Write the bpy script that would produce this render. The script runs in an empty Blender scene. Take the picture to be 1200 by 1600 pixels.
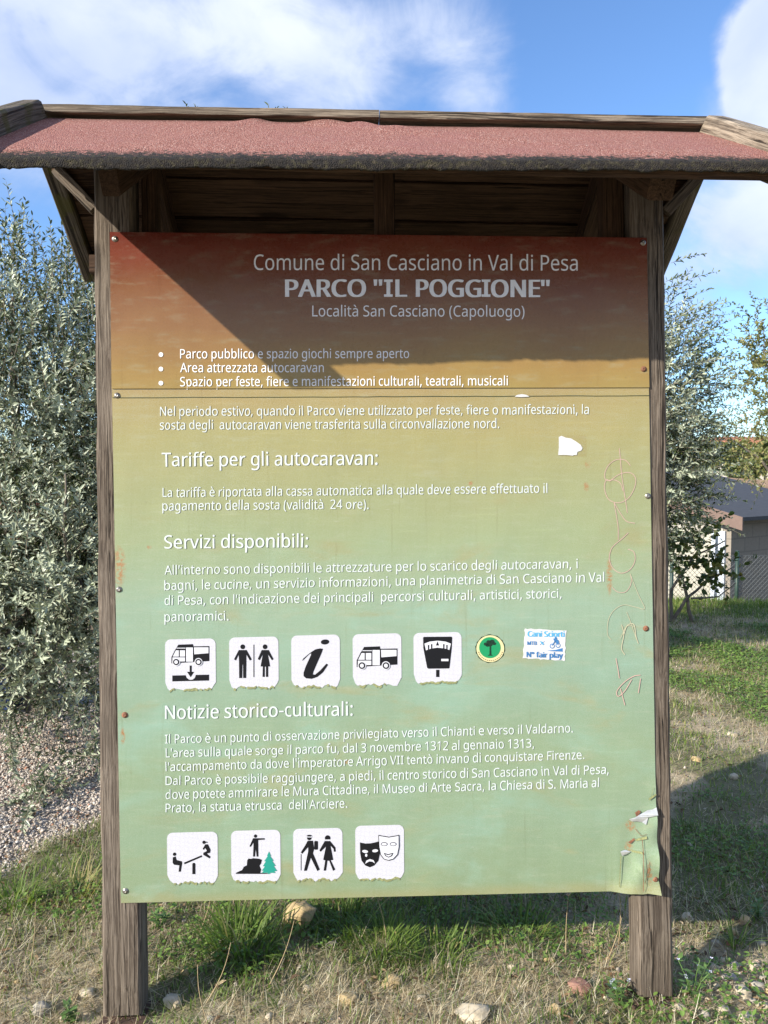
import bpy, bmesh, math, random, os
import numpy as np
from mathutils import Vector, Matrix, Euler
from mathutils.geometry import tessellate_polygon

random.seed(7)
rng = np.random.default_rng(7)
sc = bpy.context.scene
col = sc.collection
R = math.radians

# ------------------------------------------------------------------ camera
F = 1200.0                       # focal length in photo pixels (photo 1200 x 1600)
PITCH = math.atan(60 / 1200)
CAMH = 1.40
cd = bpy.data.cameras.new('camera')
cd.sensor_fit = 'VERTICAL'; cd.sensor_height = 24; cd.sensor_width = 18
cd.lens = 24 * F / 1600
cd.clip_start = 0.05; cd.clip_end = 3000
cam = bpy.data.objects.new('camera', cd); col.objects.link(cam)
cam.location = (0, 0, CAMH); cam.rotation_euler = (R(90) - PITCH, 0, 0)
sc.camera = cam
CAM = Vector((0, 0, CAMH))


def camdir(x, u, f):
    return Vector((x, f * math.cos(PITCH) + u * math.sin(PITCH), u * math.cos(PITCH) - f * math.sin(PITCH)))


def ray(px, py):
    return camdir((px - 600) / F, -(py - 800) / F, 1.0)


# pose of the board: its own x (right), y (away), z (up)
SX = camdir(29860 / 1200, 112 / 1200, 1).normalized()
SZ = camdir(-17, 1033, 0).normalized()
_a = (SX + SZ).normalized(); _b = (SX - SZ).normalized()
SX = (_a + _b) / 2 ** .5; SZ = (_a - _b) / 2 ** .5; SY = SZ.cross(SX)
SO = CAM + ray(600, 885) * 2.0
SR = Matrix((SX, SY, SZ)).transposed()
ZB = 1.165
_ci = SR.transposed() @ (CAM - SO)


def P(px, py, y=0.0):
    """measured point of the photo -> point on the plane y of the board"""
    d = SR.transposed() @ ray(px, py)
    t = (y - _ci.y) / d.y
    return _ci + d * t


def G(px, py, z=0.0):
    d = ray(px, py)
    t = (z - CAMH) / d.z
    return CAM + d * t


# ------------------------------------------------------------------ sun, sky, exposure
SUNL = Vector((1.55, 1.0, -0.78)).normalized()       # travel direction in the board's frame
SUN = SR @ SUNL
elev = math.asin(-SUN.z)
sl = bpy.data.lights.new('sun', 'SUN'); sl.energy = 4.7; sl.angle = R(0.55); sl.color = (1.0, .93, .82)
so = bpy.data.objects.new('sun', sl); col.objects.link(so)
so.rotation_euler = SUN.to_track_quat('-Z', 'Y').to_euler()
so.location = (-6, -4, 8)

sc.view_settings.view_transform = 'Standard'; sc.view_settings.look = 'None'
sc.view_settings.exposure = 0.86; sc.view_settings.gamma = 1.0
sc.render.engine = 'CYCLES'
sc.cycles.max_bounces = 6; sc.cycles.diffuse_bounces = 3; sc.cycles.transparent_max_bounces = 8
sc.cycles.use_denoising = True


# ------------------------------------------------------------------ node helper
class NT:
    def __init__(s, tree):
        s.t = tree; s.n = tree.nodes; s.l = tree.links; s.n.clear()

    def node(s, typ, props=None, **ins):
        n = s.n.new(typ)
        for k, v in (props or {}).items(): setattr(n, k, v)
        for k, v in ins.items():
            key = k.replace('_', ' ')
            if k.startswith('i') and k[1:].isdigit(): sock = n.inputs[int(k[1:])]
            else: sock = n.inputs[key]
            s.put(sock, v)
        return n

    def put(s, sock, v):
        if isinstance(v, bpy.types.NodeSocket): s.l.new(v, sock)
        elif isinstance(v, bpy.types.Node): s.l.new(v.outputs[0], sock)
        else:
            if sock.type == 'RGBA' and isinstance(v, (tuple, list)) and len(v) == 3: v = (*v, 1)
            sock.default_value = v

    def math(s, op, a, b=0.0, c=None, clamp=False):
        n = s.n.new('ShaderNodeMath'); n.operation = op; n.use_clamp = clamp
        s.put(n.inputs[0], a); s.put(n.inputs[1], b)
        if c is not None: s.put(n.inputs[2], c)
        return n.outputs[0]

    def vmath(s, op, a, b=(0, 0, 0)):
        n = s.n.new('ShaderNodeVectorMath'); n.operation = op
        s.put(n.inputs[0], a); s.put(n.inputs[1], b)
        return n.outputs['Value'] if op in ('DOT_PRODUCT', 'LENGTH', 'DISTANCE') else n.outputs[0]

    def mix(s, f, a, b, mode='MIX'):
        n = s.n.new('ShaderNodeMix'); n.data_type = 'RGBA'; n.blend_type = mode; n.clamp_factor = True
        s.put(n.inputs[0], f); s.put(n.inputs[6], a); s.put(n.inputs[7], b)
        return n.outputs[2]

    def ramp(s, f, stops, interp='LINEAR'):
        n = s.n.new('ShaderNodeValToRGB'); n.color_ramp.interpolation = interp
        cr = n.color_ramp
        while len(cr.elements) < len(stops): cr.elements.new(0.5)
        for e, (p, c) in zip(cr.elements, sorted(stops, key=lambda q: q[0])):
            e.position = p
            e.color = (c, c, c, 1) if isinstance(c, (int, float)) else (*c, 1)
        s.put(n.inputs[0], f)
        return n.outputs[0]

    def noise(s, vec, scale, detail=3, rough=.5, dist=0, out=0):
        n = s.node('ShaderNodeTexNoise', None, Scale=scale, Detail=detail, Roughness=rough, Distortion=dist)
        s.put(n.inputs['Vector'], vec)
        return n.outputs[out]

    def voro(s, vec, scale, feature='F1', out='Distance', rand=1.0):
        n = s.node('ShaderNodeTexVoronoi', {'feature': feature}, Scale=scale, Randomness=rand)
        s.put(n.inputs['Vector'], vec)
        return n.outputs[out]

    def smooth(s, v, a, b):
        n = s.node('ShaderNodeMapRange', {'interpolation_type': 'SMOOTHSTEP'})
        s.put(n.inputs[0], v); n.inputs[1].default_value = a; n.inputs[2].default_value = b
        n.inputs[3].default_value = 0; n.inputs[4].default_value = 1
        return n.outputs[0]

    def bump(s, h, strength=.3, dist=.01):
        return s.node('ShaderNodeBump', None, Strength=strength, Distance=dist, Height=h).outputs[0]

    def map(s, vec, scale=(1, 1, 1), loc=(0, 0, 0), rot=(0, 0, 0)):
        n = s.node('ShaderNodeMapping', None, Location=loc, Rotation=rot, Scale=scale)
        s.put(n.inputs['Vector'], vec)
        return n.outputs[0]

    def obj(s): return s.node('ShaderNodeTexCoord').outputs['Object']

    def bsdf(s, color, rough=.7, normal=None, **kw):
        n = s.n.new('ShaderNodeBsdfPrincipled'); s.put(n.inputs['Base Color'], color); s.put(n.inputs['Roughness'], rough)
        if normal is not None: s.put(n.inputs['Normal'], normal)
        for k, v in kw.items(): s.put(n.inputs[k.replace('_', ' ')], v)
        return n.outputs[0]

    def out(s, sh):
        o = s.n.new('ShaderNodeOutputMaterial'); s.l.new(sh, o.inputs[0])


def mat(name):
    m = bpy.data.materials.new(name); m.use_nodes = True
    return m, NT(m.node_tree)


def plain(name, c, rough=.6, var=.15, scale=30, bump=.1, **kw):
    m, t = mat(name); v = t.obj(); n = t.noise(v, scale, 4)
    c2 = tuple(x * (1 - var) for x in c); c3 = tuple(min(1, x * (1 + var)) for x in c)
    t.out(t.bsdf(t.ramp(n, [(.3, c2), (.7, c3)]), rough, t.bump(n, bump, .004), **kw))
    return m


# ------------------------------------------------------------------ world
w = bpy.data.worlds.new('World'); sc.world = w; w.use_nodes = True
t = NT(w.node_tree)
sky = t.node('ShaderNodeTexSky', {'sky_type': 'NISHITA', 'sun_disc': False, 'sun_elevation': elev,
             'sun_rotation': math.atan2(-SUN.x, -SUN.y), 'air_density': 1.0, 'dust_density': .35, 'ozone_density': 3.0, 'altitude': 300})
tcw = t.node('ShaderNodeTexCoord').outputs['Generated']
nv = t.vmath('NORMALIZE', tcw)


def skydir(px, py):
    return tuple(ray(px, py).normalized())


def blob(px, py, rad, power=1.0):
    d = t.vmath('DISTANCE', nv, skydir(px, py))
    return t.math('MULTIPLY', t.smooth(d, rad, 0.0), power)


def addall(lst):
    r = lst[0]
    for q in lst[1:]: r = t.math('ADD', r, q)
    return r


wv = t.map(nv, scale=(1, 1, 1.6))
big = t.noise(wv, 3.4, 8, .56, .4)
fine = t.noise(t.map(nv, (1, 1, 1.5), rot=(0, .5, 0)), 8.5, 9, .58, .7)
nz = t.math('ADD', t.math('MULTIPLY', big, .62), t.math('MULTIPLY', fine, .38))
ny = t.node('ShaderNodeSeparateXYZ', None, Vector=nv).outputs[1]
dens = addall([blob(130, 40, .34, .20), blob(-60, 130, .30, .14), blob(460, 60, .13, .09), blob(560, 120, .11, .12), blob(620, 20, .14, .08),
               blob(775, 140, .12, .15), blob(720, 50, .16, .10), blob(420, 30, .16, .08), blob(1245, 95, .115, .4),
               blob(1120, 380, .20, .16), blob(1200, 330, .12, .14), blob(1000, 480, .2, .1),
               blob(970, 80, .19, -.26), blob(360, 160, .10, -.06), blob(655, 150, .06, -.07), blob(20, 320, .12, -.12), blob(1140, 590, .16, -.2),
               t.math('MULTIPLY', t.smooth(ny, .25, -.35), .20)])  # last term: unseen cloud cover added behind the camera as neutral fill light
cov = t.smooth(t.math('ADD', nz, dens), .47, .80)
puff = t.noise(nv, 11, 7, .55, .2)
cov = t.math('MAXIMUM', cov, t.smooth(t.math('ADD', t.math('MULTIPLY', puff, .45), blob(1272, 85, .155, 1.0)), .50, .66))
grey = t.noise(wv, 5.0, 5, .5, .3)
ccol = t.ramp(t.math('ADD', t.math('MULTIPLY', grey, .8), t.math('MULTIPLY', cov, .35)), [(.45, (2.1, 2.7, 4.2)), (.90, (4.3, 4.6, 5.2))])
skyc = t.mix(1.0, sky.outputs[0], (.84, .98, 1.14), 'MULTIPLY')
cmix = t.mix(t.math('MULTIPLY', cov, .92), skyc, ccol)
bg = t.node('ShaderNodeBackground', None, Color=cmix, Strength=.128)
o = t.n.new('ShaderNodeOutputWorld'); t.l.new(bg.outputs[0], o.inputs[0])


# ------------------------------------------------------------------ object helpers
def tag(o, label=None, cat=None, group=None, kind=None):
    if label: o['label'] = label
    if cat: o['category'] = cat
    if group: o['group'] = group
    if kind: o['kind'] = kind
    return o


def empty(name, loc=(0, 0, 0), rot=(0, 0, 0)):
    o = bpy.data.objects.new(name, None); o.empty_display_size = .1
    o.location = loc; o.rotation_euler = rot; col.objects.link(o)
    return o


def link(name, me, mats, parent=None, matrix=None, inv=None):
    o = bpy.data.objects.new(name, me)
    for m in (mats if isinstance(mats, (list, tuple)) else [mats]): me.materials.append(m)
    col.objects.link(o)
    if parent is not None:
        o.parent = parent
        if inv is not None: o.matrix_parent_inverse = inv
    if matrix is not None: o.matrix_basis = matrix
    return o


class MB:
    def __init__(s): s.v = []; s.f = []; s.mi = []; s.sm = []

    def add(s, vs, fs, mi=0, smooth=False):
        b = len(s.v); s.v += [tuple(q) for q in vs]
        for f in fs: s.f.append([b + i for i in f]); s.mi.append(mi); s.sm.append(smooth)

    def box(s, lo, hi, mi=0, M=None):
        x0, y0, z0 = lo; x1, y1, z1 = hi
        vs = [Vector(q) for q in ((x0, y0, z0), (x1, y0, z0), (x1, y1, z0), (x0, y1, z0), (x0, y0, z1), (x1, y0, z1), (x1, y1, z1), (x0, y1, z1))]
        if M: vs = [M @ q for q in vs]
        s.add(vs, [(0, 3, 2, 1), (4, 5, 6, 7), (0, 1, 5, 4), (1, 2, 6, 5), (2, 3, 7, 6), (3, 0, 4, 7)], mi)

    def tube(s, pts, rad, seg=6, mi=0, cap=True):
        pts = [Vector(p) for p in pts]; n = len(pts)
        if not isinstance(rad, (list, tuple)): rad = [rad] * n
        rings = []
        for i, p in enumerate(pts):
            d = (pts[min(i + 1, n - 1)] - pts[max(i - 1, 0)]).normalized()
            a = d.orthogonal().normalized() if i == 0 else (rings[-1][1] - d * rings[-1][1].dot(d)).normalized()
            rings.append((d, a, d.cross(a)))
        vs = []
        for p, (d, a, b), r in zip(pts, rings, rad):
            for k in range(seg):
                q = 2 * math.pi * k / seg; vs.append(p + (a * math.cos(q) + b * math.sin(q)) * r)
        fs = [(i * seg + k, i * seg + (k + 1) % seg, (i + 1) * seg + (k + 1) % seg, (i + 1) * seg + k) for i in range(n - 1) for k in range(seg)]
        if cap: fs += [tuple(range(seg))[::-1], tuple((n - 1) * seg + k for k in range(seg))]
        s.add(vs, fs, mi, True)

    def mesh(s, name):
        me = bpy.data.meshes.new(name)
        me.from_pydata(s.v, [], s.f)
        me.polygons.foreach_set('material_index', s.mi); me.polygons.foreach_set('use_smooth', s.sm)
        me.update()
        return me

    def build(s, name, mats, parent=None, matrix=None, inv=None):
        return link(name, s.mesh(name), mats, parent, matrix, inv)


def np_mesh(name, V, Fc, mats, attrs=None, smooth=False, parent=None):
    """V (n,3), Fc (m,k) equal-size faces"""
    me = bpy.data.meshes.new(name)
    V = np.ascontiguousarray(V, dtype=np.float32); Fc = np.ascontiguousarray(Fc, dtype=np.int32)
    m, k = Fc.shape
    me.vertices.add(len(V)); me.vertices.foreach_set('co', V.ravel())
    me.loops.add(m * k); me.loops.foreach_set('vertex_index', Fc.ravel())
    me.polygons.add(m); me.polygons.foreach_set('loop_start', np.arange(0, m * k, k, dtype=np.int32))
    me.polygons.foreach_set('loop_total', np.full(m, k, dtype=np.int32))
    if smooth: me.polygons.foreach_set('use_smooth', np.ones(m, dtype=bool))
    me.update(calc_edges=True)
    for nm, arr in (attrs or {}).items():
        a = me.attributes.new(nm, 'FLOAT', 'POINT'); a.data.foreach_set('value', np.ascontiguousarray(arr, dtype=np.float32))
    return link(name, me, mats, parent)


_lat = rng.random((256, 256))


def vnoise(x, y):
    x = np.asarray(x, float); y = np.asarray(y, float)
    xi = np.floor(x).astype(int); yi = np.floor(y).astype(int); fx = x - xi; fy = y - yi
    fx = fx * fx * (3 - 2 * fx); fy = fy * fy * (3 - 2 * fy)
    g = lambda a, b: _lat[a % 256, b % 256]
    return (g(xi, yi) * (1 - fx) + g(xi + 1, yi) * fx) * (1 - fy) + (g(xi, yi + 1) * (1 - fx) + g(xi + 1, yi + 1) * fx) * fy


def fnoise(x, y, o=4):
    r = 0; a = .5; s = 0
    for i in range(o):
        r = r + a * vnoise(np.asarray(x) * 2 ** i + 17 * i, np.asarray(y) * 2 ** i + 31 * i); s += a; a *= .5
    return r / s


def sstep(a, b, x):
    q = np.clip((np.asarray(x, float) - a) / (b - a), 0, 1); return q * q * (3 - 2 * q)


def gravel_mask(x, y):
    s = (x + 1.30) * -.928 + (y - 2.60) * .371 + (fnoise(x * 3, y * 3) - .5) * .35
    return sstep(-.04, .10, s) * sstep(.3, -.5, x) * sstep(7.5, 6.5, y)


def gh(x, y):
    x = np.asarray(x, float); y = np.asarray(y, float)
    z = -.022 * np.clip(y - 2.2, 0, 8)
    z = z + (fnoise(x * 1.3, y * 1.3, 3) - .5) * .07 + (fnoise(x * 7, y * 7, 3) - .5) * .03 * (1 - .7 * gravel_mask(x, y))
    z = z - 1.55 * sstep(9.0, 13.0, y) * sstep(.5, 2.0, x)
    return z


# ------------------------------------------------------------------ materials
def wood(name, dark, light, rough=.75, grain=1.0, moss=0.0):
    m, t = mat(name)
    v = t.obj(); r = t.node('ShaderNodeObjectInfo').outputs['Random']
    off = t.math('MULTIPLY', r, 37.0)
    cmb = t.node('ShaderNodeCombineXYZ', None, X=off, Y=off, Z=off)
    v = t.vmath('ADD', v, cmb.outputs[0])
    wn = t.noise(t.map(v, (3.5, 9, 9)), 1.0, 3, .5, 0, 1)
    wv_ = t.vmath('SUBTRACT', wn, (.5, .5, .5))
    v = t.vmath('ADD', v, t.vmath('MULTIPLY', wv_, (0, .016, .016)))
    kd = t.voro(t.map(v, (2.6, 9, 9)), 1.0)
    kn = t.smooth(kd, .17, .10)
    g1 = t.noise(t.map(v, (2.0, 130, 130)), 1.5, 8, .66, .5)
    g2 = t.noise(t.map(v, (.9, 42, 42)), 1.3, 5, .6, 1.0)
    g3 = t.noise(t.map(v, (9, 420, 420)), 1.0, 3, .7)
    bl = t.noise(v, 3.0, 4)
    k = t.math('ADD', t.math('ADD', t.math('MULTIPLY', g1, .45), t.math('MULTIPLY', g2, .20)), t.math('MULTIPLY', g3, .35))
    c = t.ramp(k, [(.38, tuple(x * .4 for x in dark)), (.46, dark), (.54, light), (.64, tuple(min(1, x * 1.25) for x in light))])
    c = t.mix(t.math('MULTIPLY', t.smooth(bl, .42, .7), .5), c, tuple(x * .62 for x in dark))
    cr = t.smooth(t.noise(t.map(v, (1.1, 75, 75), (5, 2, 1)), 1.2, 4, .55, .8), .385, .34)
    c = t.mix(t.math('MULTIPLY', kn, .8), c, tuple(x * .35 for x in dark))
    c = t.mix(t.math('MULTIPLY', t.smooth(t.noise(v, 1.7, 3), .42, .66), .45), c, t.mix(1.0, c, (.62, .58, .52), 'MULTIPLY'))
    c = t.mix(t.math('MULTIPLY', cr, .85), c, tuple(x * .12 for x in dark))
    if moss:
        mm = t.smooth(t.noise(v, 14, 5, .6), .5, .62)
        c = t.mix(t.math('MULTIPLY', mm, moss), c, (.085, .08, .022))
    t.out(t.bsdf(c, rough, t.bump(t.math('SUBTRACT', k, t.math('MULTIPLY', cr, .5)), .8 * grain, .006), Specular_IOR_Level=.15))
    return m


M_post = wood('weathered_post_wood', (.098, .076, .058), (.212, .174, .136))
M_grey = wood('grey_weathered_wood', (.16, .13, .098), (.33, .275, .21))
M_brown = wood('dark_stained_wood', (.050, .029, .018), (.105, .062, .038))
M_mossy = wood('mossy_barge_wood', (.085, .070, .050), (.19, .16, .125), moss=.7)


def mk_felt():
    m, t = mat('red_mineral_felt')
    v = t.obj()
    gr = t.voro(v, 380, 'F1', 'Color')
    sp = t.node('ShaderNodeSeparateColor', None, Color=gr).outputs[0]
    d = t.voro(v, 380)
    big = t.noise(v, 7, 5, .6)
    c = t.ramp(sp, [(0, (.13, .045, .034)), (.25, (.27, .100, .074)), (.7, (.34, .142, .106)), (.9, (.42, .225, .18)), (1, (.52, .35, .30))])
    c = t.mix(t.smooth(big, .40, .70), c, t.mix(.4, c, (.30, .12, .11)))
    # black lichen and dirt where water hangs on the drip edge
    e = t.node('ShaderNodeAttribute', {'attribute_name': 'edge'}).outputs['Fac']
    lic = t.noise(v, 55, 6, .7); lic2 = t.noise(v, 140, 3, .6)
    k = t.math('ADD', e, t.math('MULTIPLY', t.math('SUBTRACT', t.math('ADD', t.math('MULTIPLY', lic, .6), t.math('MULTIPLY', lic2, .4)), .5), 1.15))
    msk = t.smooth(k, .34, .52)
    moss = t.ramp(t.noise(v, 90, 4), [(.3, (.006, .005, .004)), (.52, (.018, .013, .009)), (.62, (.035, .030, .012)), (.75, (.075, .055, .042))])
    c = t.mix(msk, c, moss)
    t.out(t.bsdf(c, .95, t.bump(t.math('ADD', t.math('MULTIPLY', d, -1.0), t.math('MULTIPLY', lic, t.math('MULTIPLY', e, 1.5))), .9, .004)))
    return m


M_felt = mk_felt()
pz = lambda py: P(600, py).z


def ell(t, x, z, px, py, rx, rz, soft=.5):
    c = P(px, py)
    dx = t.math('DIVIDE', t.math('SUBTRACT', x, c.x), rx); dz = t.math('DIVIDE', t.math('SUBTRACT', z, c.z), rz)
    d = t.math('ADD', t.math('MULTIPLY', dx, dx), t.math('MULTIPLY', dz, dz))
    return t.smooth(d, 1.0, soft * .3)


def mk_panel(name, hexa):
    m, t = mat(name)
    v = t.obj(); sp = t.node('ShaderNodeSeparateXYZ', None, Vector=v); x, z = sp.outputs[0], sp.outputs[2]
    wob = t.noise(t.map(v, (1.2, 1, 3.5)), 2.2, 4, .55)
    zz = t.math('ADD', z, t.math('MULTIPLY', t.math('SUBTRACT', wob, .5), .16))
    f = t.math('DIVIDE', t.math('ADD', zz, .9), 1.8)
    q = lambda py: (pz(py) + .9) / 1.8
    c = t.ramp(f, [(q(1400), (0.174, 0.239, 0.118)), (q(1290), (0.184, 0.267, 0.156)), (q(1180), (0.194, 0.267, 0.143)), (q(1060), (0.189, 0.289, 0.195)),
                   (q(950), (0.214, 0.306, 0.202)), (q(850), (0.234, 0.284, 0.136)), (q(760), (0.253, 0.261, 0.104)), (q(680), (0.281, 0.252, 0.083)),
                   (q(620), (0.293, 0.221, 0.069)), (q(575), (0.283, 0.180, 0.055)), (q(510), (0.228, 0.118, 0.047)), (q(440), (0.177, 0.068, 0.030)),
                   (q(390), (0.168, 0.043, 0.025)), (q(362), (0.127, 0.025, 0.015))])
    # faded cyan blotches and yellow-brown stains in the old print
    b1 = t.noise(t.map(v, (1.5, 1, 2.6), (3, 0, 1)), 2.6, 5, .6, .4)
    low = t.smooth(z, .18, -.15)
    c = t.mix(t.math('MULTIPLY', t.math('MULTIPLY', t.smooth(b1, .46, .78), low), .62), c, (.215, .37, .285))
    b2 = t.noise(t.map(v, (1.1, 1, 3.0), (9, 0, 4)), 3.4, 5, .6, .6)
    c = t.mix(t.math('MULTIPLY', t.math('MULTIPLY', t.smooth(b2, .52, .74), t.smooth(z, .40, .2)), .55), c, (.27, .235, .085))
    b3 = t.noise(t.map(v, (6, 1, 26)), 2.0, 5, .65)
    c = t.mix(t.math('MULTIPLY', t.smooth(b3, .5, .72), .22), c, (.34, .36, .25))
    if hexa:
        rn_ = t.noise(v, 110, 5, .65)
        rust = [(952, 900, .008, .046), (186, 885, .016, .05), (192, 1150, .006, .02), (542, 1190, .007, .006), (233, 855, .006, .005),
                (918, 725, .007, .010), (916, 760, .007, .012), (985, 1290, .013, .014), (982, 1322, .011, .012), (1012, 1360, .008, .03), (735, 755, .006, .006)]
        for px, py, rx, rz in rust:
            nz = t.math('MULTIPLY', ell(t, x, z, px, py, rx * 1.3, rz * 1.3, .0), t.smooth(rn_, .38, .62))
            c = t.mix(nz, c, (.30, .13, .028))
        # ghost of a removed label
        gl = P(896, 697)
        gx = t.math('COMPARE', x, gl.x, .035); gz = t.math('COMPARE', z, gl.z, .028)
        c = t.mix(t.math('MULTIPLY', t.math('MULTIPLY', gx, gz), .35), c, (.23, .17, .04))
        # yellowed band along the lower edge and the left edge
        c = t.mix(t.math('MULTIPLY', t.smooth(t.math('ADD', z, t.math('MULTIPLY', b3, .02)), -.815, -.850), .5), c, (.26, .22, .07))
        hx = t.voro(t.map(v, (1, .01, 1)), 330, 'F1', 'Distance', 0.25)
        c = t.mix(t.smooth(hx, .30, .55), c, t.mix(.22, c, (.5, .52, .48)))
    sc1 = t.noise(v, 60, 6, .7)
    c = t.mix(t.math('MULTIPLY', t.smooth(sc1, .64, .72), .35), c, (.13, .10, .045))
    run = t.noise(t.map(v, (38, 1, 1.6)), 2.0, 4, .6, .2)
    c = t.mix(t.math('MULTIPLY', t.smooth(run, .60, .74), .30), c, t.mix(1.0, c, (.70, .62, .50), 'MULTIPLY'))
    bl = t.noise(t.map(v, (2.5, 1, 40)), 2.4, 5, .7, .3)
    c = t.mix(t.math('MULTIPLY', t.smooth(bl, .54, .70), .22), c, t.mix(1.0, c, (1.35, 1.35, 1.4), 'MULTIPLY'))
    scr = t.noise(t.map(v, (9, 1, 160), rot=(0, .5, 0)), 3.0, 2, .5, .4)
    c = t.mix(t.math('MULTIPLY', t.smooth(scr, .735, .75), .35), c, (.48, .48, .40))
    lw = t.noise(t.map(v, (1, .01, 1)), 5.5, 2, .5)
    rg = t.math('ADD', .17, t.math('MULTIPLY', sc1, .22)) if not hexa else t.math('ADD', .24, t.math('MULTIPLY', sc1, .2))
    t.out(t.bsdf(c, rg, t.bump(lw, .25, .02), Specular_IOR_Level=.38))
    return m


M_head = mk_panel('brown_printed_sheet', False)
M_main = mk_panel('faded_green_printed_sheet', True)


def mk_vinyl(name, c, rough=.45, hexa=False, dirt=.3):
    m, t = mat(name); v = t.obj()
    cc = c
    n = t.noise(v, 25, 5, .65)
    cc = t.mix(t.math('MULTIPLY', t.smooth(n, .5, .75), dirt), c, tuple(x * .72 for x in c))
    if hexa:
        h = t.voro(t.map(v, (1, .01, 1)), 300, 'F1', 'Distance', .2)
        cc = t.mix(t.smooth(h, .30, .55), cc, tuple(x * .74 for x in c))
    t.out(t.bsdf(cc, rough, Specular_IOR_Level=.25))
    return m


M_letter = mk_vinyl('white_letter_vinyl', (.57, .61, .60), .45)
M_letterh = mk_vinyl('letter_vinyl_shade_lift', (.80, .79, .80), .5)  # header letters: same white, colour lifted to offset the roof's shade
M_white = mk_vinyl('white_reflective_vinyl', (.60, .595, .64), .4, True, .12)
M_wpat = mk_vinyl('white_print', (.60, .60, .64), .4)
M_black = mk_vinyl('black_print', (.008, .008, .010), .4)
M_teal = mk_vinyl('teal_print', (.02, .26, .20), .5)
M_peel = plain('peeled_vinyl_edge', (.24, .25, .11), .6, .3, 200)
M_torn = plain('torn_paper', (.58, .58, .58), .6, .08, 90)
M_blue = mk_vinyl('blue_print', (.05, .17, .38), .5)
M_cyan = mk_vinyl('cyan_print', (.10, .38, .62), .5)
M_cream = mk_vinyl('cream_print', (.62, .56, .30), .5)
M_green = mk_vinyl('green_print', (.015, .26, .10), .4)
M_ink = mk_vinyl('dark_green_print', (.01, .035, .02), .5)
M_graf = mk_vinyl('pink_marker', (.52, .36, .30), .5)
M_graf2 = mk_vinyl('faded_marker', (.47, .44, .30), .5)
M_steel = plain('zinc_screw', (.30, .28, .25), .35, .3, 300, .2, Metallic=.8)
M_rust = plain('rusty_steel', (.20, .085, .045), .8, .45, 60, .5)
M_shoe = plain('dark_rusty_shoe', (.085, .048, .034), .9, .45, 40, .5)
M_bare = plain('bare_aluminium', (.62, .62, .60), .35, .2, 60, .2, Metallic=.6)

# ------------------------------------------------------------------ the information board
SIGN = empty('information_board')
SIGN.matrix_world = Matrix.Translation(SO - SZ * ZB) @ SR.to_4x4()
tag(SIGN, 'large brown and green park information board on wooden posts under a red felt roof', 'information board')
INV = Matrix.Translation((0, 0, ZB))


def board(name, p0, p1, w, th, up, m, parent=None, jit=.0012, cut0=0, cut1=0):
    """plank from p0 to p1, w wide along (dir x up), th thick along up, in the board frame"""
    p0 = Vector(p0); p1 = Vector(p1); d = p1 - p0; L = d.length; d.normalize()
    upv = Vector(up); upv = (upv - d * upv.dot(d)).normalized(); side = upv.cross(d)
    M = Matrix.Translation(p0) @ Matrix((d, side, upv)).transposed().to_4x4()
    ch = min(w, th) * .09; a, b = w / 2, th / 2
    prof = [(-a + ch, -b), (a - ch, -b), (a, -b + ch), (a, b - ch), (a - ch, b), (-a + ch, b), (-a, b - ch), (-a, -b + ch)]
    n = max(2, int(L / .08)); mb = MB(); vs = []
    for i in range(n + 1):
        u = i / n
        for (y, z) in prof:
            jy = random.uniform(-jit, jit); jz = random.uniform(-jit, jit)
            x = L * u
            if i == 0: x += cut0 * z / th
            if i == n: x += cut1 * z / th
            vs.append((x, y + jy, z + jz))
    fs = [(i * 8 + k, (i + 1) * 8 + k, (i + 1) * 8 + (k + 1) % 8, i * 8 + (k + 1) % 8) for i in range(n) for k in range(8)]
    fs += [tuple(range(8)), tuple(n * 8 + k for k in range(8))[::-1]]
    fs = [f[::-1] for f in fs]
    mb.add(vs, fs)
    return mb.build(name, m, parent or SIGN, M, INV)


# posts
PY0, PT = .0035, .074
for sx, x0, x1 in ((-1, -.735, -.637), (1, .664, .757)):
    p = board('post', ((x0 + x1) / 2, PY0 + PT / 2, -1.148), ((x0 + x1) / 2 - .004, PY0 + PT / 2, 1.125), PT, x1 - x0, (1, 0, 0), M_post, jit=.0016)
    mb = MB()
    b0 = Vector(((x0 + x1) / 2, PY0 + PT / 2, -1.13)); hw = (x1 - x0) / 2 + .006; hd = PT / 2 + .006
    mb.box((b0.x - hw, b0.y - hd, -1.21), (b0.x + hw, b0.y + hd, -1.162 if sx < 0 else -1.166))
    mb.box((b0.x - hw - .02, b0.y - hd - .012, -1.185), (b0.x + hw + .02, b0.y + hd + .012, -1.175))
    for q in (-1, 1):
        mb.tube([(b0.x + q * (hw + .011), b0.y - hd, -1.18), (b0.x + q * (hw + .011), b0.y - hd, -1.166)], .006, 6)
    me = mb.mesh('post_shoe')
    s = link('post_shoe', me, M_shoe, p)
    s.matrix_parent_inverse = (p.matrix_basis).inverted()

# roof
YR, ZR = .05, 1.172
SLOPE = .655


def zr(x, u=0.0): return -.012 * x * (1 - u)


def eave(x): return -.395 + .010 * (x / .85)


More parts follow.
